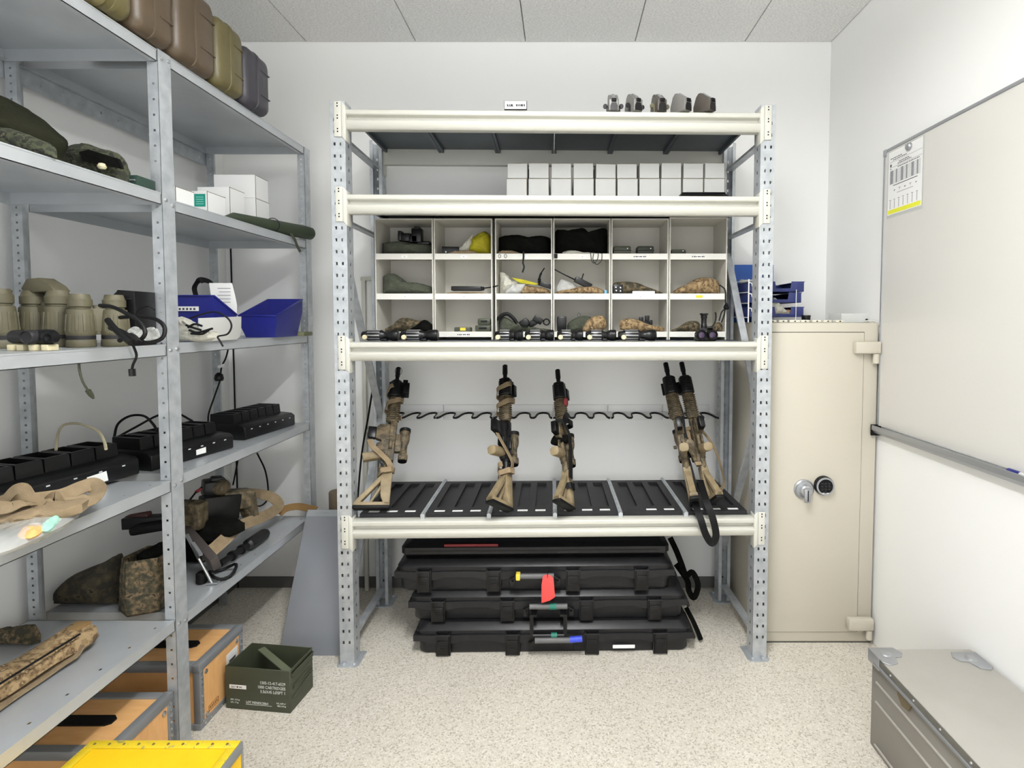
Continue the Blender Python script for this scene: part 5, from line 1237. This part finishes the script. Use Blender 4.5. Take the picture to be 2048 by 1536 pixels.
t = soft('plastic_bag', 'crumpled clear bag of black cables hanging at the third shelf edge', 'bag', [(356, 682), (350, 640), (362, 630), (376, 640), (395, 655), (420, 660), (437, 664), (430, 676), (410, 681)], 1.88, .05, M_polyw, 51, zfloor=zf, wr=.009)
Y_ = 1.845
for pts in ([W(372, 650, Y_), W(385, 655, Y_), W(402, 660, Y_)], [W(378, 660, Y_), W(395, 665, Y_), W(425, 657, Y_)], [W(376, 655, Y_), W(390, 648, Y_), W(404, 652, Y_)], [W(382, 667, Y_), W(404, 668, Y_), W(418, 660, Y_)]):
    MB().tube(spline(pts, 5), .004, 6).build('black_wire', M_rub, t, world=True)
MB().tube(spline([W(380, 637, Y_), W(405, 628, Y_), W(432, 624, Y_), W(455, 636, Y_), W(463, 652, Y_), W(455, 668, Y_), W(436, 673, Y_), W(440, 682, Y_), W(446, 693, Y_)], 7), .003, 6).build('looped_cable', M_rub, t, world=True)
t = thing('paper_sheet', 'printed white paper sheet standing behind the first blue bin', 'paper', W(450, 610, 2.20))
MB().rings([[W(x, y, Y), W(x2, y, Y), W(x2, y, Y + .001), W(x, y, Y + .001)] for x, x2, y, Y in ((432, 474, 630, 2.20), (428, 474, 610, 2.205), (422, 470, 590, 2.215), (418, 464, 566, 2.23))]).build('sheet', M_label, t, world=True)
m = MB()
for k in range(5): a, b = W(436 + 3 * (k % 2), 576 + k * 7, 2.195), W(462, 577.5 + k * 7, 2.195); m.box((a.x, 2.192, b.z), (b.x, 2.1925, a.z))
m.build('printed_lines', MATS['grey_print'], t, world=True)
c = MB().ribbon(spline([W(392, 592, 2.24), W(389, 575, 2.24), W(398, 562, 2.24), W(412, 561, 2.25), W(424, 568, 2.26), W(430, 585, 2.26)], 6), .028, .003, [(1, 0, .3)] * 31).build('strap_loop', M_rub); c['label'] = 'black strap loop rising behind the first blue bin'; c['category'] = 'strap'
soft('camo_pouch', 'small camouflage pouch in the first blue bin', 'pouch', [(372, 600), (376, 586), (400, 582), (418, 580), (422, 600)], 2.10, .06, M_camo2, 52, zfloor=zf + .09)
t, w_, h_ = hardbox('olive_case', 'flat olive case at the far end of the third shelf', 'case', 548, 608, 660, 668, 2.60, .09, mat('olive_plastic', (104, 106, 76), .6), zf=zf, bev=.003)
MB().box((-w_, -.003, h_ * .75), (w_ * .1, .0, h_ * 1.15)).build('clip', M_olive, t)
MB().pillow([(-w_ + .002, .002), (-w_ + .002, .02), (-w_ + .03, .02), (-w_ + .03, .002)], -.004, .006, wr=.001).build('tape', M_polyw, t)
c = cable('power_cable', 'black power cable running down the wall beside the rear upright', [(-1.83, 2.915, 2.3), (-1.83, 2.915, 1.6), (-1.83, 2.915, 1.0), (-1.83, 2.915, .3), (-1.83, 2.90, .004)], .004, M_rub)
c = cable('power_cable', 'black cable with white clip and plug hanging below the blue bins', [W(458, 690, 2.66), W(452, 715, 2.66), W(443, 735, 2.66), W(440, 760, 2.64), W(430, 790, 2.62), W(418, 825, 2.60), W(416, 845, 2.56)], .004, M_rub)
MB().lathe([(.008, .03), (.018, .02), (.022, 0), (.018, -.012), (0, -.014)], 'Z', 12, T3(*W(438, 757, 2.64))).build('plug', M_black, c)
MB().bar(W(437, 734, 2.655), W(450, 730, 2.655), .012, .014).build('white_clip', M_label, c)

# fourth shelf: three battery chargers
def charger(label, pn, pf, dep=.20, h=.064, slots=6, z=.9785):
    a, b = onz(*pn, z), onz(*pf, z); d = (b - a); L = d.length; ang = math.atan2(d.y, d.x)
    t = thing('battery_charger', label, 'charger', a, rz=ang, group='black six-slot battery chargers on the fourth shelf')
    m = MB(); m.prism([(0, 0), (-.004, .006), (-.004, h - .012), (.012, h), (.055, h + .004), (dep, h + .004), (dep, 0)], 0, L, 'YZ'); m.build('base', M_black, t, bev=.004)
    s = (L - .03) / slots
    for k in range(slots):
        x = .015 + s * k; m = MB(); e = .006; y0, y1, z0, z1 = .062, dep - .01, h + .003, h + .045
        m.rings([[Vector((x + i, y0 + j, z)), Vector((x + s - .004 - i, y0 + j, z)), Vector((x + s - .004 - i, y1 - i, z)), Vector((x + i, y1 - i, z))] for z, i, j in ((z0, 0, 0), (z1, .001, .004), (z1 + .002, .003, .006), (z1 + .002, .009, .012), (z1 - .02, .010, .014))])
        m.build('battery_slot', M_black, t, bev=.0)
    m = MB()
    for k in range(slots): m.box((.015 + s * k + s * .4, -.0046, h - .022), (.015 + s * k + s * .4 + .01, -.0036, h - .018))
    m.build('indicator_light', mat('pale_led_lens', (200, 204, 206), .3), t)
    return t, L
t, L = charger('black six-slot charger with large white label, nearest on the fourth shelf', (-80, 1052), (278, 948))
MB().prism([(L * .66, .008), (L * .775, .010), (L * .765, .042), (L * .64, .038)], -.0055, -.0042, 'XZ').build('label', M_label, t)
t, L = charger('black six-slot charger crossing behind the middle upright, small white label', (302, 943), (466, 896))
MB().prism([(L * .50, .014), (L * .62, .014), (L * .62, .036), (L * .50, .034)], -.0055, -.0042, 'XZ').build('label', M_label, t)
t, L = charger('black six-slot charger at the far end of the fourth shelf', (489, 881), (589, 850), dep=.19)
cable('power_cable', 'beige cable looping up behind the nearest charger', [W(112, 900, 1.62), W(116, 868, 1.66), W(128, 850, 1.68), (W(160, 848, 1.66)), W(195, 862, 1.62), W(208, 882, 1.56), W(212, 898, 1.52)], .004, mat('beige_cable', (150, 142, 118), .6))
cable('power_cable', 'black cable looping behind the middle charger', [W(228, 876, 1.95), W(236, 848, 2.0), W(260, 832, 2.05), W(288, 832, 2.05), W(306, 848, 2.0), W(314, 862, 1.96)], .0045, M_rub)
cable('power_cable', 'black cable rising diagonally towards the middle upright', [W(232, 876, 2.0), W(270, 855, 2.1), W(318, 830, 2.15), W(352, 826, 2.2), W(385, 842, 2.2)], .0045, M_rub)
cable('power_cable', 'black cable hanging under the fourth shelf behind the machine gun', [W(478, 905, 2.74), W(474, 930, 2.74), W(466, 970, 2.74)], .004, M_rub)
cable('power_cable', 'long black cable curving down below the fourth shelf at the far end', [W(514, 906, 2.74), W(530, 940, 2.76), W(536, 975, 2.76), W(534, 1000, 2.72), W(520, 1012, 2.66), W(506, 1008, 2.6)], .004, M_rub)
# webbing and clear bag on the near fourth shelf
zw = .9708
t = thing('tan_webbing', 'heap of tan webbing straps on the near fourth shelf', 'webbing', onz(90, 1040, zw))
def rib(pts, w_=.04, nr=(0, -.5, 1), m_=M_tan, nm='strap'): MB().ribbon(spline(pts, 7), w_, .003, nr).build(nm, m_, t, world=True)
Y = 1.33
rib([W(-30, 1020, Y), W(20, 1002, Y), W(70, 1000, Y + .05), W(120, 992, Y + .09), W(165, 974, Y + .14), W(185, 970, Y + .16), W(196, 980, Y + .14), W(186, 995, Y + .1), W(160, 1005, Y + .07)], .042, (.25, -.75, .5))
rib([W(-30, 1030, Y), W(10, 1000, Y), W(30, 980, Y), W(48, 978, Y), W(62, 996, Y), W(85, 1012, Y)], .028, (0, -1, .4))
rib([W(-30, 1012, Y - .04), W(15, 1016, Y - .04), W(45, 1006, Y - .02), W(100, 1008, Y + .04), W(150, 1000, Y + .08)], .036, (0, -.6, .8))
rib([W(-30, 1050, Y - .05), W(20, 1036, Y - .04), W(60, 1020, Y), W(110, 1012, Y + .02), W(155, 1010, Y + .05)], .05, (0, -.7, .7))
rib([W(95, 1012, Y + .03), W(100, 1000, Y + .03), W(112, 994, Y + .03), W(118, 1006, Y + .03)], .03, (0, -1, .2))
MB().pillow([(p.x, max(zw + .002, p.z)) for p in (W(-40, 1060, Y), W(-40, 1030, Y), W(40, 1012, Y), (W(110, 1010, Y)), W(150, 1012, Y), W(150, 1030, Y), W(60, 1060, Y))], Y + .02, .16, wr=.008, seed=77).build('padding', M_tan, t, world=True)
def flatbag(name, label, pts, z, h, m_, seed, parent=None):
    P = [onz(x, y, z + h / 2) for x, y in pts]; cx = sum(p.x for p in P) / len(P); cy = sum(p.y for p in P) / len(P)
    b = MB().pillow([(p.x - cx, p.y - cy) for p in P], 0, h, wr=.005, seed=seed)
    for v in b.bm.verts: v.co = Vector((v.co.x, v.co.z, max(0.0005, h / 2 - v.co.y)))
    t = thing(name, label, 'bag', (cx, cy, z)); b.build('body', m_, t, smooth=60); return t
t = flatbag('clear_bag', 'clear plastic bag with orange and green contents on the near fourth shelf', [(-40, 1110), (-30, 1070), (30, 1040), (80, 1032), (120, 1016), (165, 1010), (160, 1028), (125, 1052), (70, 1078), (20, 1100)], zw, .05, M_poly, 61)
def inner(pts, m_, nm, h=.02, seed=1):
    P = [onz(x, y, zw + .028) for x, y in pts]; o = t.matrix_basis.translation; b = MB().pillow([(p.x - o.x, p.y - o.y) for p in P], 0, h, wr=.004, seed=seed)
    for v in b.bm.verts: v.co = Vector((v.co.x, v.co.z, .034 - v.co.y))
    b.build(nm, m_, t)
inner([(35, 1078), (45, 1064), (70, 1056), (90, 1058), (82, 1070), (60, 1082)], mat('orange_packet', (236, 180, 110), .6), 'orange_packet', seed=4)
inner([(80, 1062), (95, 1045), (120, 1030), (125, 1040), (110, 1056), (92, 1068)], mat('pale_green_packet', (164, 216, 196), .5), 'green_packet', seed=5)
inner([(50, 1048), (62, 1034), (85, 1032), (95, 1042), (80, 1052), (60, 1054)], M_label, 'white_packet', seed=6)
inner([(60, 1030), (85, 1018), (120, 1014), (125, 1024), (100, 1034), (75, 1040)], M_camo2, 'olive_packet', seed=7)

# fifth shelf, far bay
z5 = .4835
t = thing('camo_pouch', 'square camouflage pouch standing open beside the middle upright', 'pouch', onz(285, 1220, z5))
a = onz(285, 1226, z5)
R = []
for z, e in ((0, .006), (.01, 0), (.13, .004), (.195, .010)):
    R.append([a + Vector(q) for q in ((-.085 + e, 0 + e, z), (-.03, -.035 + e, z), (.06 - e, .0 + e, z), (.065 - e, .12 - e, z), (-.07 + e, .12 - e, z))])
R += [[(p - a) * .88 + a + Vector((.002, .006, .018)) for p in R[-1]], [(p - a) * .8 + a + Vector((.004, .01, -.03)) for p in R[-1]]]
b = MB().rings(R); b.build('pouch_body', M_pelt, t, world=True, bev=.004, smooth=50)
MB().pillow([(a.x - .06, a.z + .14), (a.x - .05, a.z + .19), (a.x, a.z + .215), (a.x + .03, a.z + .23), (a.x + .055, a.z + .20), (a.x + .055, a.z + .14)], a.y + .06, .09, seed=81, wr=.008).build('contents', M_darkf, t, world=True)
MB().pillow([(a.x - .055, a.z + .13), (a.x - .03, a.z + .165), (a.x + .01, a.z + .16), (a.x + .02, a.z + .13)], a.y + .03, .05, seed=82, wr=.006).build('flap', M_pelt, t, world=True)
soft('camo_rucksack', 'dark camouflage bag at the back of the fifth shelf, left of the pouch', 'bag', [(114, 1214), (116, 1190), (135, 1166), (170, 1148), (205, 1134), (232, 1120), (240, 1125), (240, 1214)], 1.87, .13, camo('dark_camo', [(40, 37, 27), (56, 50, 36), (70, 62, 44), (30, 27, 20)], 30), 83, zfloor=z5)
# machine gun
G = thing('machine_gun', 'machine gun with bipod and tan sling lying on the fifth shelf of the far bay', 'gun', onz(430, 1150, z5))
def gb(p, q, w_, h_, nm, m_, bev=.004): MB().bar(p, q, w_, h_).build(nm, m_, G, world=True, bev=bev)
gb(W(250, 1045, 2.02), W(345, 1040, 2.04), .045, .045, 'hand_guard', M_gunblk); gb(W(255, 1038, 2.03), W(300, 1030, 2.03), .03, .03, 'grip', mat('dark_maroon_plastic', (66, 30, 30), .6), .006)
gb(W(262, 1062, 1.98), W(345, 1048, 2.0), .04, .035, 'carry_handle', M_rub, .012)
MB().bar(W(340, 1028, 2.16), W(408, 1030, 2.16), .06, .11).build('receiver', M_gun, G, world=True, bev=.005)
MB().bar(W(400, 1020, 2.22), W(475, 1010, 2.34), .07, .11).build('receiver', M_gunblk, G, world=True, bev=.006)
MB().bar(W(440, 1000, 2.30), W(500, 995, 2.40), .08, .08).build('receiver_rear', M_gun, G, world=True, bev=.008)
MB().prism([(W(x, y, 2.40).x, W(x, y, 2.40).z) for x, y in ((478, 985), (505, 988), (512, 1035), (494, 1045), (480, 1012))], 2.38, 2.43, 'XZ').build('pistol_grip', M_gun, G, world=True, bev=.006)
m = MB(); m.bar(W(405, 978, 2.28), W(452, 972, 2.34), .09, .07); m.bar(W(420, 965, 2.3), W(445, 963, 2.33), .05, .05); m.build('sight_block', M_gunblk, G, world=True, bev=.008)
MB().lathe([(.03, -.04), (.034, -.03), (.034, .02), (.028, .03)], 'X', 16, T3(*W(440, 975, 2.30))).build('scope', M_gun, G, world=True)
MB().tube([W(378, 1002, 2.2), W(392, 984, 2.22), W(404, 974, 2.25)], .004, 6).build('cocking_cord', M_rub, G, world=True)
MB().tube([W(392, 984, 2.22), W(402, 978, 2.24)], .007, 8).build('red_grip', MATS['dull_red_plastic'], G, world=True)
# dark mass of the body beneath
MB().pillow([(W(x, y, 2.2).x, W(x, y, 2.2).z) for x, y in ((350, 1124), (352, 1050), (385, 1035), (430, 1035), (480, 1040), (490, 1060), (440, 1085), (420, 1110), (410, 1124))], 2.2, .12, wr=.006, seed=90).build('cloth_cover', M_darkf, G, world=True)
# barrel and butt at the front
p, q = onz(440, 1128, z5 + .03), onz(532, 1066, z5 + .03)
MB().tube([p + (q - p) * t_ for t_ in (0, .3, .55, .58, .95, 1)], [.014, .014, .016, .026, .026, .02], 12).build('barrel', M_gunblk, G, world=True)
m = MB()
for t_ in (.22, .42): m.tube([p + (q - p) * t_, p + (q - p) * (t_ + .04)], .021, 12)
m.build_each('barrel_band', M_gunblk, G, world=True)
MB().bar(W(375, 1062, 2.14), W(432, 1128, 1.98), .055, .03, up=(1, 0, 0)).build('shoulder_stock', mat('dark_brown_grey', (62, 56, 54), .6), G, world=True, bev=.004)
foot = onz(424, 1166, z5 + .006)
MB().tube([W(374, 1070, 2.06), W(398, 1118, 1.99), foot], [.007, .006, .005], 8).build('bipod_leg', M_steel, G, world=True)
MB().bar(foot + Vector((-.018, 0, 0)), foot + Vector((.022, .006, 0)), .02, .006).build('bipod_foot', M_alu, G, world=True)
MB().bar(W(385, 1086, 2.02), W(402, 1110, 1.98), .012, .008).build('spring_clip', M_alu, G, world=True)
c1_ = onz(446, 1148, z5 + .01)
MB().tube([c1_ + Vector((.045 * math.cos(a), .05 * math.sin(a), .012 * math.sin(a * 2) + .01)) for a in [k * PI / 8 for k in range(16)]], .006, 8, closed=True).build('coiled_cable', M_rub, G, world=True)
MB().lathe([(.016, 0), (.02, .005), (.02, .04), (.014, .045)], 'Z', 12, T3(*onz(404, 1166, z5))).build('end_cap', M_rub, G, world=True)
MB().ribbon(spline([W(402, 1110, 2.05), W(425, 1100, 2.08), W(450, 1078, 2.15), W(480, 1052, 2.27), W(520, 1036, 2.42), W(550, 1020, 2.56), W(557, 1008, 2.62), W(545, 995, 2.64), W(520, 988, 2.6), W(500, 986, 2.5)], 8), .05, .004, (.55, -.6, .5)).build('sling', M_tan, G, world=True)
MB().ribbon(spline([W(558, 1028, 2.60), W(572, 1017, 2.63), W(595, 1013, 2.66), W(615, 1016, 2.64), W(632, 1020, 2.62)], 7), .035, .004, (.2, -.8, .6)).build('sling_end', mat('dark_tan_webbing', (120, 92, 52), .9), G, world=True)
# near fifth shelf: camouflage sleeve with strap
t = thing('camo_sleeve', 'long desert camouflage sleeve lying on the near fifth shelf', 'rifle sleeve', onz(90, 1330, .49))
p, q = onz(-60, 1400, .53), onz(172, 1262, .53)
m = MB(); R = []
for i in range(13):
    k = i / 12; c_ = p + (q - p) * k; d = (q - p).normalized(); s = Vector((d.y, -d.x, 0)); wv = .055 * (1 if i < 12 else .8); hv = .026 + .006 * math.sin(k * 9)
    R.append([c_ + s * a * wv + Vector((0, 0, b * hv)) for a, b in ((-1, -.6), (-.4, -1.2), (.5, -1.2), (1, -.5), (.9, .5), (.3, 1), (-.4, 1.1), (-.95, .5))])
m.rings(R).build('sleeve', M_dcamo, t, world=True, smooth=60)
e = q + Vector((0, 0, .01)); MB().box((e.x - .03, e.y - .05, e.z + .01), (e.x + .02, e.y + .0, e.z + .024)).build('buckle', mat('tan_buckle', (130, 104, 66), .5), t, world=True, bev=.003)
MB().ribbon(spline([onz(-60, 1455, .50), onz(20, 1398, .50), onz(80, 1358, .50), onz(120, 1330, .505), onz(150, 1310, .51), onz(165, 1290, .53)], 7), .03, .004, (0, 0, 1)).build('strap', M_tan, t, world=True)
MB().tube([onz(-60, 1405, .565), onz(60, 1330, .565), onz(160, 1268, .562)], .003, 6).build('piping', M_rub, t, world=True)
soft('dark_pouch', 'dark fabric pouch behind the desert camouflage sleeve', 'pouch', [(-40, 1304), (-30, 1284), (10, 1276), (40, 1270), (70, 1268), (82, 1288), (80, 1304)], 1.62, .05, M_pelt, 91, zfloor=.4895)
